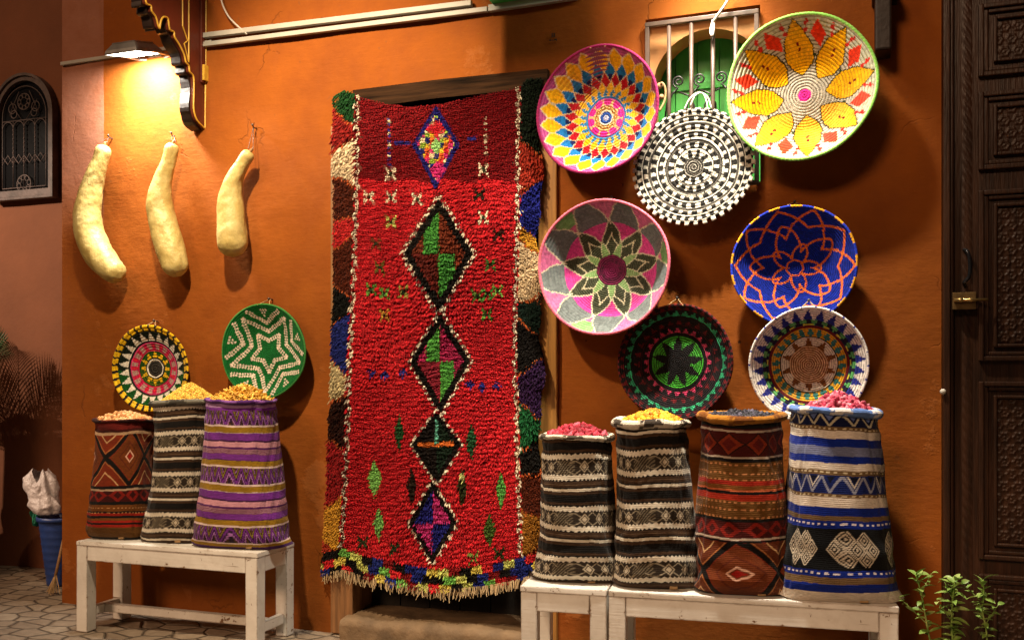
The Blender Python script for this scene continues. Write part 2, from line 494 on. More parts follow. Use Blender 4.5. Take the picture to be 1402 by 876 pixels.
# ================================================================== SETTING
def build_setting():
    # ground: one sheet
    xs = np.concatenate([np.linspace(-40, -8, 9), np.linspace(-7.5, 2, 96), np.linspace(3, 30, 8)])
    ys = np.concatenate([np.linspace(-40, -3, 8), np.linspace(-2.6, 1.2, 39), np.linspace(2, 20, 5)])
    X, Y = np.meshgrid(xs, ys)
    Z = .006 * wob(X * 5, Y * 5, 3)
    npmesh('ground', np.stack([X, Y, Z], -1).reshape(-1, 3), grid_faces(len(xs), len(ys)), M['stone_setts'])['kind'] = 'structure'

    # orange shop wall with a doorway and a window recess
    x0 = -4.856
    x1 = at(1289, 500)[0]
    dl, dr = at(484, 500)[0], at(742, 500)[0]; dt = at(620, 117)[2]
    wl, wr = at(884, 100)[0], at(1041, 100)[0]
    wt, wb = at(960, 18)[2], at(1035, 249)[2]
    xs = np.unique(np.concatenate([np.arange(x0, x1, .06), [x0, x1, dl, dr, wl, wr]]))
    zs = np.unique(np.concatenate([np.arange(-.05, 5.6, .06), [-.05, 5.6, dt, wt, wb]]))

    def clean(a, keep):
        out = [a[0]]
        for v in a[1:]:
            if v - out[-1] < .012:
                if min(abs(v - np.array(keep))) < 1e-9: out[-1] = v
                continue
            out.append(v)
        return np.array(out)
    xs = clean(xs, [x0, x1, dl, dr, wl, wr]); zs = clean(zs, [dt, wt, wb])
    X, Z = np.meshgrid(xs, zs)
    Y = .006 * wob(X * 2.2, Z * 2.2, 11) + .0025 * wob(X * 9, Z * 9, 12)
    Y = Y * np.clip(np.minimum(X - x0, x1 - X) / .15, 0, 1)
    V = np.stack([X, Y, Z], -1).reshape(-1, 3)
    Fq = grid_faces(len(xs), len(zs))
    cx = V[Fq].mean(1)
    hole = ((cx[:, 0] > dl) & (cx[:, 0] < dr) & (cx[:, 2] < dt)) | ((cx[:, 0] > wl) & (cx[:, 0] < wr) & (cx[:, 2] > wb) & (cx[:, 2] < wt))
    Fq = Fq[~hole]
    # reveals of the two holes and the returning end of the wall
    ex = []; exf = []

    def quad(a, b, c, d):
        n = len(V) + len(ex); ex.extend([a, b, c, d]); exf.append([n, n + 1, n + 2, n + 3])
    def reveal(l, r, b, t, dep, bottom):
        e = -.002
        quad((l, e, b), (l, e, t), (l, dep, t), (l, dep, b)); quad((r, e, b), (r, dep, b), (r, dep, t), (r, e, t))
        quad((l, e, t), (r, e, t), (r, dep, t), (l, dep, t))
        if bottom: quad((l, e, b), (l, dep, b), (r, dep, b), (r, e, b))
    reveal(dl, dr, -.05, dt, .45, False)
    reveal(wl, wr, wb, wt, .40, True)
    quad((x0, 0, -.05), (x0, .45, -.05), (x0, .45, 5.6), (x0, 0, 5.6))
    quad((x1, 0, -.05), (x1, 0, 5.6), (x1, .45, 5.6), (x1, .45, -.05))
    # back face, pierced the same way
    for (a, b, c, d) in ((x0, dl, -.05, 5.6), (dl, dr, dt, 5.6), (dr, wl, -.05, 5.6), (wl, wr, -.05, wb), (wl, wr, wt, 5.6), (wr, x1, -.05, 5.6)):
        quad((a, .45, c), (b, .45, c), (b, .45, d), (a, .45, d))
    quad((x0, 0, 5.6), (x1, 0, 5.6), (x1, .45, 5.6), (x0, .45, 5.6))
    Vall = np.concatenate([V, np.array(ex, float)])
    o = npmesh('shop_wall', Vall, [np.concatenate([Fq, np.array(exf)])], M['orange_plaster'])
    tag(o, 'orange plastered shop wall hung with baskets, gourds and a red rug', 'wall')

    # wall above and beside the carved door
    mb = MB(); mb.box((x1 + .002, .02, 3.9), (2.6, .45, 5.6), 0)
    mb.box((1.32, .02, -.05), (2.6, .45, 3.9), 0)
    o = mb.build('door_wall', M['orange_plaster']); tag(o, 'orange plaster wall around the dark carved door at the right edge', 'wall')

    # house behind, set back on the left
    X, Z = np.meshgrid(np.linspace(-11, -4.3, 68), np.linspace(-.05, 5.6, 57))
    Y = .78 + .006 * wob(X * 3, Z * 3, 21)
    V = np.stack([X, Y, Z], -1).reshape(-1, 3)
    o = npmesh('house_wall', V, grid_faces(68, 57), M['mauve_plaster'])
    tag(o, 'brownish plaster house wall set back at the left, with a small arched window', 'wall')


build_setting()


def arch_pts(cx, z0, zs, hw, rise, Y, n=24):
    """outline from bottom left up round the arch and down to bottom right"""
    p = [(cx - hw, Y, z0), (cx - hw, Y, (z0 + zs) / 2)]
    for k in range(n + 1):
        a = PI - PI * k / n
        p.append((cx + hw * math.cos(a), Y, zs + rise * math.sin(a)))
    p += [(cx + hw, Y, (z0 + zs) / 2), (cx + hw, Y, z0)]
    return p


# ------------------------------------------------------------------ arched window in the house behind
def arched_window():
    Y = .77
    l, r = at(-4, 200, Y)[0], at(80, 200, Y)[0]
    zb, zt = at(38, 271, Y)[2], at(38, 103, Y)[2]
    cx = (l + r) / 2; hw = (r - l) / 2; rise = hw * 1.05; zs = zt - rise
    t = empty('arched_window', (cx, Y, zb)); tag(t, 'small round-arched window with dark iron tracery in the brown house wall', 'window')
    w = .055
    mb = MB()
    mb.ring(arch_pts(cx, zb, zs, hw, rise, Y), arch_pts(cx, zb, zs, hw - .02, rise - .02, Y), (0, -.06, 0))
    mb.ring(arch_pts(cx, zb, zs, hw - .021, rise - .021, Y), arch_pts(cx, zb, zs, hw - w, rise - w, Y), (0, -.045, 0))
    mb.box((cx - hw + .022, Y - .043, zb + .002), (cx + hw - .022, Y, zb + w), .004)
    mb.box((cx - hw, Y - .06, zb - .02), (cx + hw, Y, zb), .004)
    mb.build('frame', M['weathered_frame'], t, True)
    iw = hw - w
    mb = MB(); mb.prism(arch_pts(cx, zb + w, zs, iw + .004, rise - w + .004, Y - .012), (0, .01, 0))
    mb.build('pane', M['dark_glass'], t, True)
    mb = MB(); yi = Y - .03; rr = .0042
    aw = iw * .86
    bot = zb + w + .02
    mb.tube([(x, yi, z) for x, _, z in arch_pts(cx, bot, zs, aw, aw * 1.05, 0)] + [(cx - aw, yi, bot)], rr, 6)
    mb.tube([(cx - aw, yi, zs - .03), (cx + aw, yi, zs - .03)], rr, 6)

    def circ(x, z, r, n=16, rad=rr): mb.tube([(x + r * math.cos(2 * PI * k / n), yi, z + r * math.sin(2 * PI * k / n)) for k in range(n + 1)], rad, 6, False)
    circ(cx, zs + .11, .062)
    for k in range(8):
        a = k * PI / 4
        circ(cx + .045 * math.cos(a), zs + .11 + .045 * math.sin(a), .017, 8, .003)
    for s in (-1, 1):
        circ(cx + s * .115, zs + .065, .038); circ(cx + s * .10, zs + .02, .03, 12)
        mb.tube([(cx + s * .02, yi, zs - .03), (cx + s * .09, yi, zs + .05), (cx + s * .13, yi, zs + .12)], .003, 6)
        mb.tube([(cx + s * .15, yi, zs + .01), (cx + s * .10, yi, zs + .10), (cx + s * .05, yi, zs + .19)], .003, 6)
    cw = 2 * aw / 4
    for k in range(4):
        x = cx - aw + cw * (k + .5)
        mb.tube([(x + cw / 2 * math.cos(PI - PI * j / 8), yi, zs - .09 + .055 * math.sin(PI * j / 8)) for j in range(9)], .0035, 6)
        mb.tube([(x - cw / 2, yi, zs - .30), (x, yi, zs - .36), (x + cw / 2, yi, zs - .30)], .003, 6)
        mb.tube([(x - cw / 2, yi, zs - .36), (x, yi, zs - .29), (x + cw / 2, yi, zs - .36)], .003, 6)
    for k in range(1, 4):
        x = cx - aw + cw * k
        mb.tube([(x, yi, bot), (x, yi, zs - .03)], .0035, 6)
        for j in range(9): mb.ball((x, yi, zs - .10 - j * .035), .007, u=6, v=5)
    circ(cx, zs - .52, .07); 
    for k in range(8):
        a = k * PI / 4 + .2
        circ(cx + .05 * math.cos(a), zs - .52 + .05 * math.sin(a), .019, 8, .003)
    mb.build('grille', M['weathered_frame'], t, True, True)


arched_window()


# ------------------------------------------------------------------ doorway behind the rug
def doorway():
    dl, dr = at(484, 500)[0], at(742, 500)[0]; dt = at(620, 117)[2]
    t = empty('shop_doorway', ((dl + dr) / 2, .1, .12)); tag(t, 'shop doorway with dark wooden lintel and jambs behind the hanging red rug', 'doorway')
    jl = at(456, 500)[0]; jr = at(764, 500)[0]
    mb = MB(); zt = at(495, 124)[2]
    lp = [at(487, 126), at(600, 112), at(752, 97), at(752, 122), at(600, 137), at(487, 152)]
    mb.prism([(p[0], -.035, p[2]) for p in lp], (0, .2, 0))
    mb.build('lintel', M['charred_wood'], t, True)
    mb = MB(); mb.box((dr - .012, -.028, .0), (jr, .2, at(750, 130)[2]), .006); mb.build('jamb', M['golden_wood'], t, True)
    mb = MB(); mb.box((jl, -.03, .0), (dl + .01, .2, at(470, 150)[2] - .1), .006); mb.build('jamb', M['brown_wood'], t, True)
    mb = MB()
    n = 6
    for k in range(n):
        a = dl + (dr - dl) * k / n; b = dl + (dr - dl) * (k + 1) / n
        mb.box((a + .003, .22, .10), (b - .003, .26, dt - .02), .004)
    mb.box((dl, .262, .05), (dr, .30, dt), 0)
    mb.build('opening_shade', M['dark_inside'], t, True)  # near-black planks stand in for the unlit inside of the doorway
    # worn stone step
    mb = MB()
    xs = np.linspace(dl - .02, dr + .03, 40); ys = np.array([.42, .2, .02, -.09, -.125, -.135, -.135]); zz = np.array([.128, .127, .125, .122, .11, .08, -.04])
    X, Yg = np.meshgrid(xs, ys); Z = np.repeat(zz[:, None], 40, 1)
    Z = Z + .006 * wob(X * 7, Yg * 9, 5) * (Z > .05); Yg = Yg + .010 * wob(X * 9, Z * 9, 6) * (Yg < 0)
    npmesh('step', np.stack([X, Yg, Z], -1).reshape(-1, 3), grid_faces(40, 7), M['tread_stone'], t, True, world=True)
    mb.bm.free()


doorway()


# ------------------------------------------------------------------ barred window with green shutter
def barred_window():
    wl, wr = at(884, 100)[0], at(1041, 100)[0]
    wt, wb = at(960, 18)[2], at(1035, 249)[2]
    t = empty('barred_window', ((wl + wr) / 2, 0, wb)); tag(t, 'barred window recess with green shutter behind an arched plaster opening', 'window')
    # arched plaster panel set back in the recess
    cx = at(969, 60, .06)[0]; hw = cx - at(894, 110, .06)[0]
    zs = at(925, 118, .06)[2]; rise = at(969, 40, .06)[2] - zs
    Y = .06
    op = arch_pts(cx, wb + .01, zs, hw, rise, Y, 28)
    ou = []
    for (x, y, z) in op:
        k = len(ou)
        ou.append(None)
    # outer outline: walk the rectangle with the same count
    n = len(op)
    for i, (x, y, z) in enumerate(op):
        if i < 2: ou[i] = (wl + .003, Y, z)
        elif i >= n - 2: ou[i] = (wr - .003, Y, z)
        else:
            a = PI - PI * (i - 2) / 28
            dx, dz = math.cos(a), math.sin(a)
            kx = ((wr - .003 - cx) / dx) if dx > 1e-6 else (((wl + .003 - cx) / dx) if dx < -1e-6 else 1e9)
            kz = ((wt - .003 - zs) / dz) if dz > 1e-6 else 1e9
            q = min(kx, kz); ou[i] = (cx + dx * q, Y, zs + dz * q)
    # snap nearest points to the two upper corners
    for cxn in (wl + .003, wr - .003):
        j = min(range(2, n - 2), key=lambda i: (ou[i][0] - cxn) ** 2 + (ou[i][2] - wt) ** 2)
        ou[j] = (cxn, Y, wt - .003)
    mb = MB(); mb.ring(ou, op, (0, .15, 0)); mb.build('surround', M['glare_plaster'], t, True)
    mb = MB(); nb = 5
    a0, a1 = cx - hw - .03, min(cx + hw + .03, wr)
    for k in range(nb):
        a = a0 + (a1 - a0) * k / nb; b = a0 + (a1 - a0) * (k + 1) / nb
        mb.box((a + .0015, .235, wb), (b - .0015, .265, zs + rise + .03), .004)
    mb.box((a0, .225, zs + .02), (a1, .234, zs + .06), .003)
    mb.build('shutter', M['green_shutter'], t, True)
    yb = -.022
    xb = [at(p, 60, yb)[0] for p in (886.5, 916, 946.5, 976, 1007, 1036)]
    zt = at(960, 29, yb)[2]; zb = at(1034, 247, yb)[2]
    mb = MB()
    mb.box((xb[0] - .011, yb - .012, zb), (xb[0] + .011, yb + .010, zt), .003)
    mb.box((xb[-1] - .011, yb - .012, zb), (xb[-1] + .011, yb + .010, zt), .003)
    mb.box((xb[0] - .011, yb - .014, zt - .0005), (xb[-1] + .011, yb + .010, zt + .022), .003)
    mb.box((xb[0] - .011, yb - .014, zb - .022), (xb[-1] + .011, yb + .010, zb + .0005), .003)
    mb.build('grille_frame', M['bar_paint'], t, True)
    for x in xb[1:-1]:
        mb = MB(); mb.tube([(x, yb, zb + .002), (x, yb, zt - .002)], .0105, 10); mb.build('bar', M['bar_paint'], t, True, True)
    for px, py, s in ((929, 112, 1), (958, 109, 1), (987, 106, -1)):
        c = at(px, py, .02); r = .032
        pts = []
        for k in range(34):
            a = k / 33 * 3.1 * PI; q = r * (.25 + .75 * k / 33)
            pts.append((c[0] + s * q * math.cos(a + 1.2), .02, c[2] + q * math.sin(a + 1.2)))
        e = pts[-1]
        pts += [(c[0] - s * .03, .02, c[2] - .06), (c[0] - s * .06, .02, c[2] - .11), (c[0] - s * .068, .02, c[2] - .18), (c[0] - s * .068, .02, c[2] - .30)]
        pts2 = [(c[0] + s * .005, .02, c[2] - .055), (c[0] + s * .05, .02, c[2] - .075), (c[0] + s * .08, .02, c[2] - .13), (c[0] + s * .085, .02, c[2] - .28)]
        mb = MB(); mb.tube(pts, .005, 6); mb.tube(pts2, .005, 6); mb.build('scroll', M['black_iron'], t, True, True)


barred_window()


# ------------------------------------------------------------------ carved corbel, upper left
def corbel():
    Xc = at(281, 170)[0]
    # the right face lies in the plane X = Xc; pixels of the yellow outline give its edge
    e1 = spline([(192, -60, 0), (196, -20, 0), (197.5, 0, 0), (199.7, 6.5, 0), (205, 8.7, 0), (206, 16, 0), (211.6, 24, 0), (215, 36, 0), (217, 40, 0)], 3)
    e2 = spline([(217.2, 39, 0), (218, 32.5, 0), (220.7, 25.5, 0), (224.6, 24, 0), (228.5, 27, 0), (230.7, 41, 0), (236.5, 44.5, 0), (237.6, 52, 0), (244, 62, 0), (250.6, 76, 0), (252.8, 85.7, 0), (257, 91, 0), (258, 98.7, 0), (262.6, 104, 0), (264, 113, 0), (263.8, 132, 0), (263.6, 150, 0), (268, 165, 0), (279, 177, 0)], 3)
    edge = [(p[0], p[1]) for p in e1 + e2]
    P = [at_x(x, y, Xc) for x, y in edge]
    P = [np.array([Xc, min(p[1], -.004), p[2]]) for p in P]
    top = P[0][2]
    t = empty('corbel', (Xc, -.1, P[-1][2])); tag(t, 'carved oxblood corbel with yellow outlines jutting from the wall beside the lamp', 'corbel')
    poly = P + [np.array([Xc, -.002, P[-1][2]]), np.array([Xc, -.002, top])]
    mb = MB(); mb.prism(poly, (-.016, 0, 0)); mb.build('bracket', M['oxblood_paint'], t, True)
    # scalloped carved edge, proud of the left side
    Q = []
    for p in P: Q.append(p + np.array([-.0165, 0, 0]))
    mb = MB()
    outer = [q + np.array([0, -.004 - .010 * abs(math.sin(i * .55)), -.004 - .010 * abs(math.sin(i * .55))]) for i, q in enumerate(Q)]
    inner = [q + np.array([0, .05, .035]) for q in Q]
    inner = [np.array([q[0], min(q[1], -.003), q[2]]) for q in inner]
    mb.ring(outer, inner, (-.068, 0, 0))
    mb.build('carved_edge', M['dark_carving'], t, True)
    # yellow outlines on the right face
    mb = MB()
    ln = [p + np.array([.003, .006, .004]) for p in P]
    mb.tube(ln, .0055, 6)
    zig = [(250, -40), (250, 0), (250, 36), (257, 56), (252, 60), (258.5, 86), (258.5, -40)]
    mb.tube([at_x(x, y, Xc + .003) for x, y in zig], .0045, 6)
    mb.build('outline', M['yellow_line'], t, True)
    # post against the wall
    mb = MB(); mb.box((Xc + .002, -.05, at(281, 116)[2]), (Xc + .012, -.012, top), .002)
    mb.build('backboard', M['oxblood_paint'], t, True)
    mb = MB(); pz = [at(281, y)[2] for y in (92, 113)]
    mb.box((Xc + .0125, -.045, pz[1]), (Xc + .028, -.004, pz[0]), .002)
    mb.tube([(Xc + .006, -.008, P[-1][2] + .01), (Xc + .013, -.008, top)], .005, 6)
    mb.build('post_trim', M['yellow_line'], t, True)


corbel()


# ------------------------------------------------------------------ flood lamps
def flood_lamp(name, label, c, tilt, cable=None):
    t = empty(name, c); tag(t, label, 'lamp', 'flood lamps on the shop wall')
    R = Matrix.Rotation(tilt, 3, 'X')
    def P(x, y, z): return R @ Vector((x, y, z))
    mb = MB()
    pr = [(-.105, -.105, 0), (.105, -.105, 0), (.105, .105, 0), (-.105, .105, 0)]
    def frus(a, za, b, zb):
        lo = [mb.bm.verts.new(P(x * a, y * a, za)) for x, y in ((-1, -1), (1, -1), (1, 1), (-1, 1))]
        hi = [mb.bm.verts.new(P(x * b, y * b, zb)) for x, y in ((-1, -1), (1, -1), (1, 1), (-1, 1))]
        for k in range(4): mb.bm.faces.new((lo[k], lo[(k + 1) % 4], hi[(k + 1) % 4], hi[k]))
        return lo, hi
    frus(.118, .006, .112, .022); lo, hi = frus(.112, .022, .085, .055); mb.bm.faces.new(hi)
    l1, h1 = frus(.118, -.004, .118, .006)
    mb.bm.faces.new(h1)
    lo, hi = frus(.083, .056, .083, .064); mb.bm.faces.new(hi); mb.bm.faces.new(lo)
    mb.build('housing', M['lamp_alloy'], t)
    mb = MB(); v = [mb.bm.verts.new(P(x * .109, y * .109, -.0035)) for x, y in ((-1, -1), (-1, 1), (1, 1), (1, -1))]
    mb.bm.faces.new(v); mb.build('lens', M['lamp_glass'], t)
    mb = MB(); yw = -c[1]
    mb.tube([(-.12, .02, .01), (-.12, yw - .03, .03), (-.06, yw - .004, .03), (.06, yw - .004, .03), (.12, yw - .03, .03), (.12, .02, .01)], .008, 8)
    mb.box((-.05, yw - .025, .035), (.05, yw - .003, .08), .004)
    mb.build('mount', M['lamp_alloy'], t)
    return t


LAMP1 = np.array(at(184, 74, -.2)); LAMP1_TILT = math.radians(14)
flood_lamp('flood_lamp', 'lit flood lamp glowing white beside the carved corbel', LAMP1, LAMP1_TILT)
LAMP2 = np.array([at(966, 0)[0], -.98, 4.20])
flood_lamp('flood_lamp', 'flood lamp on a long arm, highest above the barred window, out of the picture', LAMP2, math.radians(10))


def area(name, loc, tilt, size, power, col, spread=180):
    L = bpy.data.lights.new(name, 'AREA'); L.shape = 'SQUARE'; L.size = size; L.energy = power; L.color = col
    L.spread = math.radians(spread)
    o = bpy.data.objects.new(name, L); o.location = loc; o.rotation_euler = (tilt, 0, 0); COL.objects.link(o)
    return o


WARM = (1.0, .88, .70)
n1 = Matrix.Rotation(LAMP1_TILT, 3, 'X') @ Vector((0, 0, -.012))
area('flood_light', Vector(LAMP1) + n1, LAMP1_TILT, .17, 58, (1.0, .92, .80))
n2 = Matrix.Rotation(math.radians(10), 3, 'X') @ Vector((0, 0, -.012))
area('flood_light', Vector(LAMP2) + n2, math.radians(10), .13, 45, WARM, 76)
LAMP3 = np.array([at(972, 0)[0], -.30, 3.66])
flood_lamp('flood_lamp', 'flood lamp just above the window bars, barely over the top edge', LAMP3, math.radians(12))
n3 = Matrix.Rotation(math.radians(12), 3, 'X') @ Vector((0, 0, -.012))
area('flood_light', Vector(LAMP3) + n3, math.radians(12), .15, 12, WARM, 95)


# ------------------------------------------------------------------ trunking, cables, small wall things
def pipes():
    Y = -.022
    mb = MB()
    a, b = at(276, 50, Y), at(646, 5, Y)
    def strip(p, q, h, d, name, label):
        m = MB(); L = np.linalg.norm(q - p); ang = math.atan2(q[2] - p[2], q[0] - p[0])
        m.box((0, -d / 2, -h / 2), (L, d / 2, h / 2), .003)
        o = m.build(name, M['white_trunking']); o.location = Vector(p); o.rotation_euler = (0, -ang, 0)
        tag(o, label, 'cable duct', 'cable ducts along the wall')
    strip(a, b, .030, .03, 'cable_duct', 'upper white cable duct ending short beneath the top edge, above its twin')
    strip(at(278, 62, Y), at(668, 13.5, Y), .027, .028, 'cable_duct', 'lower of two parallel white cable ducts right of the corbel')
    strip(at(669.5, 12.5, Y), at(790, -5, Y), .036, .03, 'cable_duct', 'pale end piece of duct above the doorway, touching the green strip at the top edge')
    strip(at(84, 88, -.012), at(290, 58, -.012), .022, .02, 'cable_duct', 'thin duct from the wall corner passing behind the lit lamp')
    mb.bm.free()
    mb = MB()
    p = [at(300, -30, -.02), at(303, 0, -.02), at(311, 20, -.03), at(322, 33, -.035), at(338, 47, -.03)]
    mb.tube(spline(p), .0055, 8); o = mb.build('cable', M['white_cable'], None, False, True)
    tag(o, 'white cable curling down onto the end of the ducts', 'cable')
    mb = MB()
    p = [at(1003, -12, -.06), at(992, 8, -.07), at(982, 22, -.06), at(975, 33, -.045), at(973, 44, -.05), at(975, 49, -.055), at(977, 40, -.05), at(976, 28, -.045)]
    mb.tube(spline(p), .0065, 8); o = mb.build('cable', M['white_cable'], None, False, True)
    tag(o, 'white cable looped over the top rail of the window bars', 'cable')
    # cord tying the checked basket to the bars
    mb = MB()
    for q in ([at(937, 150, -.10), at(944, 136, -.08), at(956, 127, -.05), at(968, 132, -.05), at(974, 148, -.10)],
              [at(969, 150, -.10), at(967, 138, -.09), at(962, 128, -.05), at(952, 131, -.07), at(945, 145, -.09)]):
        mb.tube(spline(q), .0036, 6)
    o = mb.build('cord', M['white_cable'], None, False, True); tag(o, 'white cord tying the black and white basket to the window bars', 'cord')
    mb = MB()
    mb.tube(spline([at(901, 124, -.03), at(906, 114, -.05), at(911, 122, -.05), at(910, 138, -.05), at(903, 152, -.06)]), .006, 6)
    mb.ball(at(903, 118, -.035), .016); mb.ball(at(906, 133, -.04), .014)
    o = mb.build('cord', M['twine'], None, False, True); tag(o, 'knotted cord hanging at the left bar beside the yellow diamond basket', 'cord')
    # stencilled mark
    mb = MB()
    def bar(x, y, w, h):
        c = at(x, y, -.012); mb.box((c[0] - w / 2, c[1] - .001, c[2] - h / 2), (c[0] + w / 2, c[1] + .001, c[2] + h / 2), .0004)
    bar(757.5, 46.2, .018, .003); bar(757.5, 51, .018, .003); bar(755.9, 48.6, .005, .018); bar(759.2, 48.6, .005, .018); bar(757.5, 48.6, .012, .003)
    bar(753.5, 55.5, .012, .006); bar(757.2, 56, .006, .004); bar(760.5, 54.5, .014, .007); bar(762, 55, .004, .012)
    o = mb.build('stencil_mark', M['stencil_ink']); tag(o, 'tiny black stencilled mark high on the wall between duct and basket', 'sign')


pipes()


def upper_things():
    # green awning over the doorway: board against the wall, canvas on two arms, valance in front
    xl, xr, yf, zv = -2.04, -1.40, -.50, 3.43
    t = empty('awning', ((xl + xr) / 2, -.35, 3.6)); tag(t, 'green awning over the doorway, just above the top edge', 'awning')
    a = at(672, 4.5, -.05)
    mb = MB(); mb.box((a[0], -.075, a[2] + .002), (-1.32, -.004, a[2] + .10), .006); mb.build('wall_board', M['green_board'], t, True)
    mb = MB(); mb.prism([(xl, -.01, 3.95), (xl, yf, 3.80), (xl, yf, 3.788), (xl, -.01, 3.938)], (xr - xl, 0, 0)); mb.build('canvas', M['green_board'], t, True)
    X, Zv = np.meshgrid(np.linspace(xl, xr, 120), np.linspace(0, 1, 8))
    low = zv - .022 * np.abs(np.sin((X - xl) * 9)) * 0
    Zz = 3.786 + (low - 3.786) * Zv; Yv = yf + .006 * np.sin(X * 23) * Zv
    A = np.stack([X, Yv, Zz], -1).reshape(-1, 3); B2 = A + np.array([0, .004, 0]); f = grid_faces(120, 8)
    npmesh('valance', np.concatenate([A, B2]), np.concatenate([f, f[:, ::-1] + len(A)]), M['green_board'], t, True, world=True)
    for x in (xl + .03, xr - .03):
        mb = MB(); mb.tube([(x, -.004, 3.66), (x, yf + .012, 3.782)], .010, 8); mb.build('arm', M['black_iron'], t, True, True)
    # dark hanging beam end on the right
    Y = -.16
    l, r = at(1198, 40, Y)[0], at(1221, 40, Y)[0]; zb = at(1210, 68, Y)[2]
    t = empty('beam_bracket', ((l + r) / 2, -.08, zb)); tag(t, 'black wooden bracket hanging at the top edge right of the flower basket', 'bracket')
    mb = MB(); mb.box((l, Y, zb), (r, -.004, zb + 1.2), .01); mb.build('post', M['dark_carving'], t, True)
    mb = MB(); mb.box((l - .012, Y - .012, zb + .25), (r + .03, -.003, zb + .31), .008); mb.build('collar', M['dark_carving'], t, True)


upper_things()


# ------------------------------------------------------------------ carved door, right
def carved_door():
    fl = at(1290, 500)[0]; ll = at(1306, 500)[0]
    t = empty('carved_door', ((fl + 1.3) / 2, 0, .02)); tag(t, 'dark carved wooden door with stacked panels at the right edge', 'door')
    Y = -.012
    mb = MB()
    mb.box((fl, -.055, .0), (fl + .030, .06, 3.88), .006); mb.box((fl + .032, -.042, .0), (ll - .004, .06, 3.88), .008)
    mb.box((1.24, -.055, .0), (1.318, .06, 3.88), .006); mb.box((fl, -.055, 3.882), (1.318, .06, 3.96), .006)
    mb.build('frame', M['dark_walnut'], t, True)
    x0, x1 = ll, 1.235
    z = lambda y: at(1345, y, Y)[2]
    pl, pr = at(1339, 300, Y)[0], x1 - .13
    mb = MB(); mb.box((x0, Y, .02), (x1, .05, 3.87), .003); leaf = mb.build('leaf', M['dark_walnut'], t, True)
    rows = [(z(-110), z(-12)), (z(8), z(107)), (z(128), z(234)), (z(262), z(494)), (z(522), z(764)), (z(784), z(905)), (.12, z(930))]
    for (zt, zb) in rows:
        if zt < zb: zt, zb = zb, zt
        if zt - zb < .1: continue
        mb = MB()
        def frame(m, w, y):
            a, b, c, d = pl + m, pr - m, zb + m, zt - m
            mb.box((a, y, c), (a + w, Y - .0012, d), .005); mb.box((b - w, y, c), (b, Y - .0012, d), .005)
            mb.box((a + w + .0005, y - .0005, d - w), (b - w - .0005, Y - .0012, d), .005); mb.box((a + w + .0005, y - .0005, c), (b - w - .0005, Y - .0012, c + w), .005)
        frame(0, .022, Y - .028); frame(.024, .018, Y - .016); frame(.062, .015, Y - .024)
        m = .08
        pan = mb.build('panel', M['dark_walnut'], t, True)
        a, b, c, d = pl + m, pr - m, zb + m, zt - m
        nx, nz = int((b - a) / .0045) + 2, int((d - c) / .0045) + 2
        X, Z = np.meshgrid(np.linspace(a, b, nx), np.linspace(c, d, nz))
        q = .056
        gx = ((X - a) / q); gz = ((Z - c) / q)
        row = np.floor(gz); fx = (gx + .5 * (row % 2)) % 1 - .5; fz = gz % 1 - .5
        rr = np.hypot(fx, fz); an = np.arctan2(fz, fx)
        h = .005 * smooth01((.44 + .06 * np.cos(6 * an) - rr) / .1) - .0045 * smooth01((.3 + .05 * np.cos(6 * an) - rr) / .08) + .004 * smooth01((.13 - rr) / .08)
        Yg = Y - .006 - h
        Vv = np.stack([X, Yg, Z], -1).reshape(-1, 3)
        npmesh('carving', Vv, grid_faces(nx, nz), M['dark_walnut'], pan, True, world=True)
    # carved running border on the stile
    x0s, x1s = ll + .02, pl - .012
    nx, nz = 12, 900
    X, Z = np.meshgrid(np.linspace(x0s + .012, x1s - .012, nx), np.linspace(.1, 3.8, nz))
    u = (X - X.min()) / (X.max() - X.min()) * 2 - 1
    h = .004 * np.abs(np.sin(Z * 62 + u * 2.2)) * (1 - u * u)
    npmesh('carved_border', np.stack([X, Y - .0015 - h, Z], -1).reshape(-1, 3), grid_faces(nx, nz), M['dark_walnut'], leaf, True, world=True)
    # handle and latch
    mb = MB(); yh = -.05
    pts = [at(1320, 389, Y), at(1321, 386, -.045), at(1327, 378, yh), at(1328, 365, yh), at(1327, 352, yh), at(1324, 344, -.045), at(1320, 342, Y)]
    mb.tube(spline(pts), .0085, 8); mb.build('handle', M['chrome_black'], t, True, True)
    mb = MB(); p, q = at(1304, 424, -.05), at(1336, 400, -.05)
    mb.box((p[0], -.062, p[2]), (q[0], -.040, q[2]), .002)
    la = mb.build('latch_plate', M['old_brass'], t, True)
    mb = MB(); p, q = at(1306, 411, -.072), at(1353, 410, -.072)
    mb.tube([p, p + (q - p) * .45, p + (q - p) * .5, p + (q - p) * .56, q], [.009, .009, .012, .007, .006], 10)
    mb.ball(p + (q - p) * .2, .014, (1.3, .8, .8)); mb.build('latch_bolt', M['brass'], la, True, True)
    mb = MB(); mb.ball(at(1291, 536, -.06), .014); mb.tube([at(1291, 536, -.06), at(1291, 536, -.02)], .006, 6); mb.build('knob', M['white_metal'], t, True, True)


carved_door()


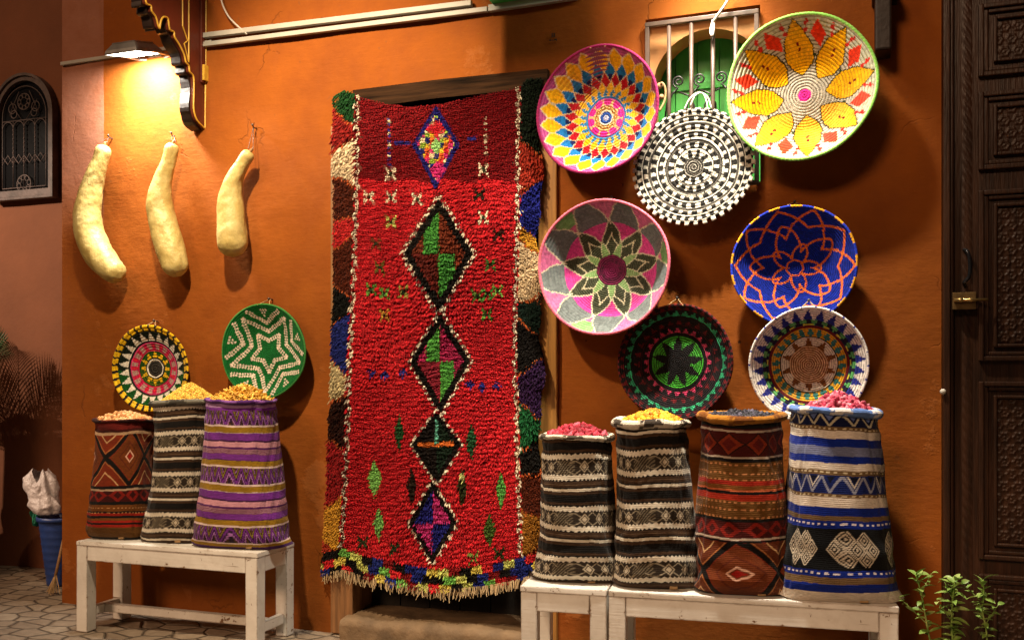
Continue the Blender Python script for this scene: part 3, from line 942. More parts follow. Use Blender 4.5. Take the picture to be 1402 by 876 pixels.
# ------------------------------------------------------------------ gourds
def gourd(label, line, rad, Y, hook, seed):
    t = empty('gourd', at(line[0][0], line[0][1], Y)); tag(t, label, 'gourd', 'dried gourds hung on the wall')
    n = len(line)
    C = np.array([at(x, y, Y + .0 * i) for i, (x, y) in enumerate(line)])
    Rr = np.array([r * (np.linalg.norm((C[i] - CAM)) / FPX) for i, r in enumerate(rad)]) * .79
    # refine
    k = np.linspace(0, n - 1, 70)
    pts = np.array(spline(C, 12)); kk = np.linspace(0, n - 1, len(pts))
    rs = np.interp(kk, np.arange(n), Rr)
    rs = np.convolve(np.pad(rs, 4, 'edge'), np.ones(9) / 9, 'valid')
    L = np.cumsum(np.r_[0, np.linalg.norm(np.diff(pts, axis=0), axis=1)])
    e0 = np.sqrt(np.clip(1 - ((Rr[0] - L) / Rr[0]).clip(0) ** 2, .0, 1))
    el = L[-1] - L; e1 = np.sqrt(np.clip(1 - ((Rr[-1] - el) / Rr[-1]).clip(0) ** 2, 0, 1))
    rs = rs * np.minimum(e0, e1) + .0005
    T = np.gradient(pts, axis=0); T /= np.linalg.norm(T, axis=1)[:, None]
    A = np.cross(T, np.array([0, 1.0, 0])); A /= np.linalg.norm(A, axis=1)[:, None]
    B = np.cross(A, T)
    m = 40; th = np.linspace(0, 2 * PI, m, endpoint=False)
    N = A[:, None, :] * np.cos(th)[None, :, None] + B[:, None, :] * np.sin(th)[None, :, None]
    lump = 1 + .045 * wob(th[None, :] * 2.0 + 0 * L[:, None], L[:, None] * 28, seed) * np.sin(1) + .02 * wob(np.sin(th)[None, :] * 6, L[:, None] * 70 + np.cos(th)[None, :] * 6, seed + 3)
    # keep lumps periodic round the girth
    lump = 1 + .022 * wob(np.cos(th)[None, :] * 2.5 + L[:, None] * 12, np.sin(th)[None, :] * 2.5 + L[:, None] * 20, seed) + .018 * wob(np.cos(th)[None, :] * 7 + L[:, None] * 50, np.sin(th)[None, :] * 7 - L[:, None] * 40, seed + 3)
    V = pts[:, None, :] + N * (rs[:, None] * lump)[..., None]
    npmesh('body', V.reshape(-1, 3), grid_faces(m, len(pts), True), M['gourd_skin'], t, True, world=True)
    mb = MB(); st = (C[0] - C[1]) / np.linalg.norm(C[0] - C[1])
    mb.tube([C[0] - st * .012, C[0] + st * .006, C[0] + st * .018 + np.array([.004, 0, 0])], [.012, .008, .006], 8); mb.build('stem', M['broom_wood'], t, True, True)
    hk = at(hook[0], hook[1], -.03)
    mb = MB()
    top = C[0] + np.array([0, 0, Rr[0] * .6])
    mb.tube(spline([top + np.array([-.008, -.01, -.012]), (top + hk) / 2 + np.array([-.006, 0, 0]), hk, (top + hk) / 2 + np.array([.009, 0, 0]), top + np.array([.010, .01, -.02])]), .0018, 6)
    mb.build('string', M['nail_steel'], t, True, True)
    mb = MB(); mb.tube([hk + np.array([0, .04, .002]), hk, hk + np.array([.008, -.02, .012])], .004, 6); mb.ball(hk + np.array([.008, -.02, .012]), .007)
    mb.build('nail', M['nail_steel'], t, True, True)


gourd('longest bent pale gourd, leftmost of three, curving to the right below', [(143, 198), (138, 220), (128, 248), (121, 280), (121, 312), (130, 340), (147, 363), (166, 381)], [12.5, 11.5, 15.5, 19.5, 22, 23, 21.5, 16], -.11, (150, 189), 1)
gourd('middle straight pale gourd hanging below the bright lamp glow', [(237, 196), (231, 220), (222, 248), (219, 277), (224, 307), (231, 334), (239, 360), (243, 379)], [12, 10.5, 15, 20.5, 22.5, 22.5, 21, 17], -.11, (236, 186), 2)
gourd('shortest pale gourd with blunt bottom, tied by a string nearest the rug', [(343, 207), (332, 224), (321, 246), (316, 270), (316, 295), (318, 322), (320, 352)], [11, 10.5, 14.5, 19, 22.5, 25.5, 23], -.11, (347, 175), 3)


# ------------------------------------------------------------------ baskets
# colour functions get rho (0..1), theta (clockwise from the top), coil-stepped rho and return linear colours
W_ = hx('#e8e0d0'); CREAM = hx('#e2d6bd'); K_ = np.array([.012, .011, .012]); YEL = hx('#e8b010'); YEL2 = hx('#f0bc18')
BLU = hx('#1a72b8'); RED = hx('#b01424'); PNK = hx('#d060a0'); MAG = hx('#e01a98'); NAVY = hx('#181f52')


def base_c(n, c):
    C = np.empty((n, 3)); C[:] = c; return C


def pat_diamonds(r, th, rq, x, z):
    C = base_c(len(r), hx('#b2508e'))
    put(C, (np.floor(r * 60) % 2 == 0) & (r > .78), hx('#943a74'))
    n = 22
    for rc, hr, off, col in ((.825, .150, 0, YEL), (.705, .125, .5, BLU), (.585, .118, 0, RED), (.47, .115, .5, YEL2), (.375, .10, 0, hx('#2b86c4'))):
        k, d = sector(th, n, off)
        q = np.abs(d) * 2 + np.abs(r - rc) / hr
        if rc == .825: q = np.maximum(np.abs(d) * 2 * 1.02, np.abs(d) * 2 * .62 + np.abs(r - rc) / hr * .98)
        put(C, q < 1, col)
        put(C, (q > .90) & (q < 1.02), hx('#dccba0'))
        if rc == .585:
            put(C, (r > .6) & (r < .68) & (q >= 1.02) & (np.abs(d) > .3), NAVY)
    put(C, (r < .40) & (r > .345) & ((np.floor(th / (2 * PI) * 44) % 2) == 0), YEL2)
    put(C, r < .345, hx('#2b86c4'))
    k, d = sector(th, 22, .5)
    put(C, (r < .385) & (np.abs(d) * .09 + .315 < r) & (np.abs(d) > .35), hx('#2b86c4'))
    put(C, r < .315, hx('#d8b878'))
    k, d = sector(th, 10, .2)
    pet = (np.abs(d) / .43) ** 2 + ((r - .255) / .055) ** 2 < 1
    put(C, pet, MAG); put(C, (r > .295) & (r < .315), hx('#c02c8c'))
    m = (r < .195); ck = (np.floor(th / (2 * PI) * 30 + np.floor(r * 40) * .5) + np.floor(r * 40)).astype(int) % 3
    pal = np.stack([hx('#c8761c'), hx('#d8c48c'), hx('#8c6a2a')]); C[m] = pal[ck[m]]
    put(C, (r < .12) & (r > .10), W_); put(C, r < .10, hx('#1f4fa8')); put(C, (r < .045) & (r > .025), hx('#d6d6e6')); put(C, r < .015, hx('#d6d6e6'))
    return C


def pat_checked(r, th, rq, x, z):
    C = base_c(len(r), hx('#1d1c1a'))
    wh = hx('#cdc7b9')
    def blocks(a, b, n, off, duty=.5, wedge=0.0):
        k, d = sector(th, n, off)
        w = duty / 2 * (1 + wedge * ((rq - (a + b) / 2) / ((b - a) / 2)))
        put(C, (r > a) & (r < b) & (np.abs(d) < w), wh)
    def line(a, b, c=wh): put(C, (r > a) & (r < b), c)
    put(C, (r < .17) & (np.floor(r * 70 + th / (2 * PI) * 2) % 3 == 0), hx('#8f8a80'))
    blocks(.18, .31, 11, 0, .46, .45); line(.32, .335)
    blocks(.35, .44, 17, .3, .42, -.2)
    put(C, (r > .45) & (r < .48) & (np.floor(r * 140) % 2 == 0), hx('#6c675e'))
    blocks(.50, .60, 22, .1, .52, -.75); line(.625, .645)
    blocks(.66, .745, 28, .4, .44, .2); 
    put(C, (r > .75) & (r < .775), hx('#4b4741'))
    blocks(.785, .865, 32, .2, .5, -.7); line(.885, .90)
    blocks(.905, 1.01, 42, 0, .46, 0)
    return C


def pat_flower(r, th, rq, x, z):
    C = base_c(len(r), hx('#c6c1b0'))
    put(C, (np.floor(r * 30) % 2 == 0) & (r < .45), hx('#b8b2a2'))
    put(C, ((r * 24) % 1 < .24) & (r > .1), hx('#6e6757'))
    put(C, (r > .80) & (np.abs(((th / (2 * PI) * 8 + .13) % 1) - .5) < .5), hx('#c4c7b0')); put(C, ((r * 24) % 1 < .2) & (r > .80), hx('#8d9070'))
    a0 = -6 / 360 * 8
    k, d = sector(th, 8, a0)
    ph = d * 2 * PI / 8 * r
    t = (r - .28) / .70
    w = np.where((t > 0) & (t < 1), .205 * np.sin(PI * np.clip(t, 0, 1) ** .9) ** 1.0, -1)
    q = np.abs(ph)
    put(C, q < w, hx('#f2b600')); put(C, (q < w) & ((r * 24) % 1 < .18), hx('#b88a04')); put(C, (q < w) & (q > w - .018), hx('#3a3310')); 
    put(C, (q < .018) & (np.abs(np.abs(r - .66) - .032) < .02), hx('#7a1410'))
    k2, d2 = sector(th, 8, a0 + .5)
    ph2 = d2 * 2 * PI / 8 * r
    dm = np.abs(ph2 + .3 * (r - .8)) / .115 + np.abs(r - .80) / .145
    put(C, dm < 1, hx('#e63a1a'))
    for s in (-1, 1):
        zz = .175 + .03 * (np.abs(((r * 22) % 1) - .5) - .25)
        put(C, (np.abs(np.abs(ph2 - s * .19) ) < .012 + .016 * (np.floor(r * 26) % 2)) & (r > .80) & (r < .95), hx('#cf2a20'))
    put(C, (np.abs(ph2) < .035) & (np.abs(r - .56) < .018) & (np.floor(ph2 * 90) % 2 == 0), hx('#2c3a16'))
    put(C, r < .09, hx('#e0189c')); put(C, (r < .03) & (np.floor(r * 90) % 2 == 0), hx('#8c1060'))
    return C


def lens(th, r, n, off, r0, r1, W, p=1.0):
    k, d = sector(th, n, off)
    ph = np.abs(d) * 2 * PI / n * r
    t = (r - r0) / (r1 - r0)
    w = np.where((t > 0) & (t < 1), W * np.sin(PI * np.clip(t, 0, 1)) ** p, -1)
    return k, ph, w


def pat_pink(r, th, rq, x, z):
    n = 9
    C = base_c(len(r), hx('#d46a9c'))
    k2, p2, w2 = lens(th, r, n, .5, .36, 1.08, .252, .9)
    C[(r > .74)] = hx('#d26f9e')
    kk, d = sector(th, n, 0)
    put(C, (r > .84) & (np.abs(d) < .25) & ((kk % 3) == 2), hx('#7fb070'))
    put(C, (p2 < w2) & (r < .72), hx('#d8459a')); put(C, (p2 < w2) & (r >= .72), hx('#70797a'))
    k1, p1, w1 = lens(th, r, n, 0, .10, .755, .150, .85)
    put(C, p1 < w1, hx('#4d5340'))
    wh = hx('#dcd8b8')
    put(C, (np.abs(p2 - w2) < .011) & (w2 > 0), wh); put(C, (np.abs(p1 - w1) < .011) & (w1 > 0) & (r > .45), wh)
    k, d3 = sector(th, n, .5)
    t3 = (.47 - r) / .25
    q = np.abs(d3) - .40 * np.clip(t3, 0, 1)
    put(C, (r > .22) & (r < .47) & (q < 0), hx('#8fb878'))
    put(C, (r > .22) & (r < .48) & (np.abs(q) < .028), wh)
    put(C, r < .235, hx('#7d2050')); put(C, (r < .235) & ((r * 36) % 1 < .35), hx('#3f1030'))
    put(C, (r > .1) & ((r * 40) % 1 < .22) & (r < .72) & (C[:, 1] < .25) & (p1 < w1), hx('#252a20'))
    return C


def pat_blue(r, th, rq, x, z):
    C = base_c(len(r), hx('#0b2494'))
    orr = hx('#d85a20')
    stitch = (np.floor(th * r * 60 + r * 44) % 2 == 0)
    lines = np.zeros(len(r), bool)
    lines |= np.abs(r - .135) < .014
    def petals(n, off, val, tip, e, w):
        k, d = sector(th, n, off); q = np.abs(d) * 2
        rc = tip - (tip - val) * q ** e
        sl = (tip - val) * e * np.maximum(q, .02) ** (e - 1) * 2 * n / (2 * PI) / np.maximum(rc, .1)
        return np.abs(r - rc) / np.sqrt(1 + sl * sl) < w
    lines |= petals(5, .28, .15, .43, 1.45, .016)
    lines |= petals(5, .78, .30, .72, 1.35, .017) & (r > .24)
    lines |= petals(5, .28, .52, .965, 1.15, .017)
    lines |= petals(5, .78, .70, .95, .9, .017)
    put(C, lines, orr); put(C, lines & stitch, hx('#f08030'))
    put(C, (~lines) & ((r * 34) % 1 < .2), hx('#071550'))
    return C


def pat_dark(r, th, rq, x, z):
    C = base_c(len(r), np.array([.012, .010, .012]))
    put(C, r < .465, hx('#48b038')); put(C, (r < .465) & ((r * 24) % 1 < .3), hx('#163a12'))
    k, d = sector(th, 9, .05)
    put(C, (r < .46) & (rq < .23 + .235 * (1 - np.abs(d) * 2.1)), K_)
    def tris(a, b, n, off, col, duty=.9, inv=False):
        k, d = sector(th, n, off); t = (rq - a) / (b - a)
        w = (.5 * duty) * ((1 - t) if not inv else t)
        put(C, (r > a) & (r < b) & (np.abs(d) < w) & ((r * 48) % 1 > .2), col)
    tris(.52, .62, 24, 0, hx('#c8406a')); tris(.67, .76, 26, .3, hx('#6c1c22'), .7); tris(.81, .91, 34, .1, hx('#35a878'), 1.0)
    tris(.92, 1.0, 40, .4, hx('#6a1a20'), .7)
    put(C, (r > .64) & (r < .655), hx('#3a1018'))
    return C


def pat_white_blue(r, th, rq, x, z):
    C = base_c(len(r), hx('#e6e0d8'))
    n = 26
    k, d = sector(th, n, 0)
    a, b = .75, .97
    t = (r - a) / (b - a)
    put(C, (r > a) & (r < b) & (np.abs(d) < .50 * (1 - t)), hx('#1c2a8c'))
    put(C, (r > .985), hx('#e6e0d8'))
    m = (r > .68) & (r <= .79)
    C[m] = hx('#141634')
    k, d = sector(th, n, .5); put(C, (r > .69) & (r < .79) & (np.abs(d) < .36 * ((rq - .67) / .12)), hx('#58a85c'))
    put(C, (r > .69) & (r < .72) & (np.floor(th / (2 * PI) * 52) % 3 == 0), hx('#d8c838'))
    put(C, (r > .64) & (r <= .685), hx('#701820'))
    put(C, r <= .645, hx('#d8a020'))
    k, d = sector(th, 24, .2)
    tt = (rq - .49) / .15
    put(C, (r > .49) & (r <= .64) & (np.abs(d) < .34 * (1 - .6 * np.abs(tt - .4) * 2)), hx('#2f7a72'))
    put(C, (r > .485) & (r < .505), hx('#1a1c1a'))
    put(C, r <= .485, hx('#ddd2ba'))
    k, d = sector(th, 10, 0)
    put(C, (r <= .485) & (np.abs(d) < .36 * (1 - (rq - .30) / .20)), hx('#7c4a20'))
    put(C, r <= .34, hx('#86532a'))
    sp = (r * 26 + th / (2 * PI)) % 1
    put(C, (r <= .34) & (sp < .42), hx('#d8b88a'))
    put(C, (r > .34) & ((r * 26) % 1 < .16), hx('#3a2a1c'))
    return C


def pat_small(r, th, rq, x, z):
    C = base_c(len(r), hx('#e0b418'))
    k, d = sector(th, 34, 0); put(C, (r > .88) & (np.abs(d) < .17), K_)
    put(C, r <= .885, hx('#101a10')); 
    put(C, (r <= .885) & (z < -.05), hx('#0e4a18'))
    k, d = sector(th, 22, 0); t = (r - .665) / .20
    put(C, (r > .665) & (r < .87) & (np.abs(d) < .44 * (1 - t)), hx('#ded8cc'))
    put(C, r <= .66, K_); put(C, r <= .625, hx('#b8184a'))
    put(C, (r <= .625) & (r > .6), hx('#d03a70'))
    k, d = sector(th, 16, .5); put(C, (r > .46) & (r < .60) & (np.abs(d) < .27) & ((r * 46) % 1 > .25), hx('#a89a8c'))
    put(C, (r > .44) & (r < .6) & (np.abs(d) > .44) & ((k % 2) == 0), hx('#d82a18'))
    put(C, r <= .42, hx('#1c4a12'))
    k, d = sector(th, 12, 0); t = (rq - .25) / .17
    put(C, (r <= .42) & (np.abs(d) < .44 * (1 - t)), hx('#dcae18'))
    put(C, r <= .26, K_); put(C, (r <= .225) & (r > .19), hx('#e4e0d4'))
    put(C, (r <= .19) & ((r * 26) % 1 < .3), hx('#4a463c'))
    return C


def star_lines():
    L = []
    def pol(a, q): return (q * math.sin(a), q * math.cos(a))
    off = math.radians(-38)
    for ro, ri, dbl in ((.86, .44, 1), (.44, .235, 1)):
        for k in range(5):
            a = off + k * 2 * PI / 5
            p = pol(a, ro); q = pol(a + PI / 5, ri); s = pol(a + 2 * PI / 5, ro)
            L += [(p, q), (q, s)]
    for k in range(5):
        a = off + PI / 5 + k * 2 * PI / 5
        q = pol(a, .62); L += [(pol(a - .42, .93), q), (q, pol(a + .42, .93))]
    return L


def pat_star(r, th, rq, x, z):
    C = base_c(len(r), hx('#0c6a2c'))
    put(C, (r * 40) % 1 < .25, hx('#084a20'))
    dots = []
    for (a, b) in star_lines():
        a = np.array(a); b = np.array(b); L = np.linalg.norm(b - a); n = max(2, int(L / .052)); nn = np.array([-(b - a)[1], (b - a)[0]]) / L
        for i in range(n + 1):
            for s in (-.024, .024): dots.append(a + (b - a) * i / n + nn * s)
    off = math.radians(-38)
    for k in range(5):
        a = off + PI / 5 + k * 2 * PI / 5
        for i in range(3):
            for j in range(i + 1):
                rr = .77 + i * .06; aa = a + (j - i / 2) * .07
                dots.append(np.array([rr * math.sin(aa), rr * math.cos(aa)]))
    for dx, dz in dots:
        m = (np.abs(x - dx) < .03) & (np.abs(z - dz) < .03)
        idx = np.nonzero(m)[0]
        q = np.hypot(x[idx] - dx, z[idx] - dz)
        C[idx[q < .0225]] = hx('#e0cdbd'); 
    return C


def basket(label, base, R, depth, rb, yaw, pitch, pat, rim, ncoil, seed, nail=True, teeth=0):
    t = empty('basket', base, math.radians(yaw), math.radians(pitch)); tag(t, label, 'basket', 'woven baskets hung on the wall')
    nr, na = 150, 512
    rho = np.linspace(.004, 1, nr); th = np.linspace(0, 2 * PI, na, endpoint=False)
    RH, T = np.meshgrid(rho, th, indexing='ij')
    tt = (RH - rb) / (1 - rb)
    dep = depth * (np.logaddexp(0, tt * 9) / 9) / (np.logaddexp(0, 9) / 9)
    coil = np.abs(np.sin(PI * RH * ncoil))
    st = .0007 * np.sin(T * np.round(RH * ncoil) * 9 + seed) 
    wave = .006 * wob(np.sin(T) * 2 * RH, np.cos(T) * 2 * RH, seed)
    y = -dep - .0048 * (R / .3) * coil + st + wave
    rr = R * RH * (1 + .008 * np.sin(2 * T + seed) + .007 * np.sin(3 * T + seed) + .005 * np.sin(5 * T + 2 * seed))
    V = np.stack([rr * np.sin(T), y, rr * np.cos(T)], -1).reshape(-1, 3)
    # slight irregularity of the plaiting
    Tp = T + .012 * wob(T * 3, RH * 14, seed + 5) / np.maximum(RH, .25) * .35
    Tp = np.where(np.abs(T) < 1e9, T + .010 * np.sin(RH * 31 + seed) * .6, Tp)
    rp = RH + .004 * np.sin(T * 7 + seed)
    rf, tf = rp.ravel(), Tp.ravel()
    g0 = np.random.default_rng(seed + 100)
    ci = np.clip((rf * ncoil).astype(int), 0, ncoil + 3); ns0 = np.maximum(24, np.round(2 * PI * (ci + .5) / ncoil * R / .0058))
    ph0 = g0.uniform(0, 1, ncoil + 6)[ci]
    tf = (np.floor(tf / (2 * PI) * ns0 + ph0) - ph0 + .5) / ns0 * 2 * PI + g0.normal(0, .006, ncoil + 6)[ci]
    rq = (np.floor(rf * ncoil) + .5) / ncoil
    C = pat(rf, tf % (2 * PI), rq, rf * np.sin(tf), rf * np.cos(tf))
    g = np.random.default_rng(seed)
    # every binding stitch takes the dye a little differently
    cell = (np.floor(rf * ncoil) * 997 + np.floor(tf / (2 * PI) * 180)).astype(int)
    tone = g.uniform(.74, 1.14, 40000)[cell % 40000]
    C = C * tone[:, None]
    gr = C.mean(1)[:, None]; xx, zz = rf * np.sin(tf), rf * np.cos(tf)
    fadem = np.clip(.02 + .05 * wob(xx * 4, zz * 4, seed + 40), 0, .15)[:, None]
    C = (C * (1 - fadem) + gr * fadem) * (1 - .10 * np.clip(wob(xx * 3, zz * 3, seed + 41), 0, 2))[:, None]
    F1 = grid_faces(na, nr, True)[:, ::-1]
    # back shell
    nrb = 30
    rho2 = np.linspace(0.004, 1, nrb)
    R2, T2 = np.meshgrid(rho2, th[::4], indexing='ij')
    tt = (R2 - rb) / (1 - rb)
    d2 = depth * (np.logaddexp(0, tt * 9) / 9) / (np.logaddexp(0, 9) / 9)
    q2 = R * R2
    V2 = np.stack([q2 * np.sin(T2), -d2 + .012, q2 * np.cos(T2)], -1).reshape(-1, 3)
    F2 = grid_faces(na // 4, nrb, True, len(V))
    C2 = np.tile(C[na * (nr - 8):].mean(0) * .6, (len(V2), 1))
    npmesh('bowl', np.concatenate([V, V2]), np.concatenate([F1, F2]), M['coiled_fibre'], t, True, np.concatenate([C, C2]))
    # rim: bound coil with diagonal stitches
    nt, ns = 360, 10
    T, P = np.meshgrid(np.linspace(0, 2 * PI, nt, endpoint=False), np.linspace(0, 2 * PI, ns, endpoint=False), indexing='ij')
    rr = .0068 * (R / .3) * (1 + .13 * np.sin(T * 110 + P))
    Rm = R * (1 + .008 * np.sin(2 * T + seed) + .007 * np.sin(3 * T + seed) + .005 * np.sin(5 * T + 2 * seed))
    yy = -depth + .004 + .006 * wob(np.sin(T) * 2, np.cos(T) * 2, seed)
    V = np.stack([(Rm + rr * np.cos(P)) * np.sin(T), yy - rr * np.sin(P), (Rm + rr * np.cos(P)) * np.cos(T)], -1).reshape(-1, 3)
    Cr = rim(T.ravel())
    Cr = Cr * g.uniform(.85, 1.12, nt).repeat(ns)[:, None]
    j = np.arange(ns); i = np.arange(nt)
    I, J = np.meshgrid(i, j, indexing='ij')
    Fr = np.stack([I * ns + J, I * ns + (J + 1) % ns, ((I + 1) % nt) * ns + (J + 1) % ns, ((I + 1) % nt) * ns + J], -1).reshape(-1, 4)
    npmesh('rim', V, Fr, M['coiled_fibre'], t, True, Cr)
    if teeth:
        mb = MB()
        for k in range(teeth):
            a = 2 * PI * (k + .5) / teeth
            c = Vector((math.sin(a) * R * 1.018, -depth + .002, math.cos(a) * R * 1.018))
            w = R * PI / teeth * .52
            rot = Matrix.Rotation(a, 4, 'Y')
            mb.box((c.x - w, c.y - .009, c.z - .015), (c.x + w, c.y + .007, c.z + .005), .004, .001, rot)
        o = mb.build('edge_loops', M['loop_fibre'], t, False, True)
    if nail:
        mb = MB()
        z = R + .035
        yb = -depth
        wy = .02
        mb.tube(spline([(-.035, yb, R * .985), (-.012, (yb + wy) / 2, R + .022), (0, wy * .3, z), (.016, (yb + wy) / 2, R + .02), (.045, yb, R * .98)]), .003, 6)
        mb.build('cord', M['twine'], t, False, True)
        mb = MB(); mb.tube([(0, wy + .02, z), (0, -.01, z + .004)], .004, 6); mb.ball((0, -.012, z + .004), .007); mb.build('nail', M['nail_steel'], t, False, True)


def solid(c):
    return lambda T: base_c(len(T), c)


def dashed(a, b, n, duty=.5, off=0.0):
    def f(T):
        C = base_c(len(T), a); C[((T / (2 * PI) * n + off) % 1) < duty] = b; return C
    return f


def rim_white_blue(T):
    C = base_c(len(T), hx('#e4ded6')); C[((T / (2 * PI) * 26 + .5) % 1 < .12)] = hx('#1c2a8c'); return C


basket('deep basket of yellow, blue and red diamonds with a magenta rim', (-1.213, -.022, 2.823), .322, .155, .62, -4.5, -1.5, pat_diamonds, solid(hx('#8a2052')), 22, 1)
basket('black and white checked basket with toothed edge below the window bars', (-.749, -.072, 2.519), .288, .035, .5, -.6, -8.6, pat_checked, dashed(hx('#c8c2b4'), hx('#1d1c1a'), 42, .5, .27), 15, 2, False, 42)
basket('large cream basket with a yellow-petalled flower and pale green rim', (-.222, -.045, 2.833), .338, .165, .50, -5.5, 0, pat_flower, solid(hx('#8fd060')), 24, 3)
basket('pink, grey and green petal-patterned basket with a pink rim', (-1.180, -.025, 2.030), .340, .155, .66, -5.0, -1.0, pat_pink, solid(hx('#dc6f86')), 30, 4)
basket('cobalt blue basket with orange stitched star lines', (-.270, -.022, 2.008), .283, .125, .50, 0, -1, pat_blue, dashed(hx('#2038b8'), hx('#e0a020'), 17, .5, .1), 28, 5)
basket('dark basket with a bright green disc around a black star', (-.837, -.04, 1.553), .285, .075, .6, -3.2, 0, pat_dark, dashed(hx('#1a1012'), hx('#6a1c1c'), 60, .35), 30, 6)
basket('white basket with navy triangle border and tan spiral centre', (-.197, -.19, 1.538), .260, .10, .5, 0, 2.5, pat_white_blue, rim_white_blue, 19, 7)
basket('small basket with yellow and black edge behind the left sacks', (-4.076, -.045, 1.525), .258, .06, .5, 8.3, 0, pat_small, dashed(hx('#e0b418'), K_, 34, .34, .17), 16, 8)
basket('green basket with beaded white star outlines above the purple sack', (-3.248, -.035, 1.624), .273, .08, .5, 4, 0, pat_star, solid(hx('#3d7a3a')), 26, 9)


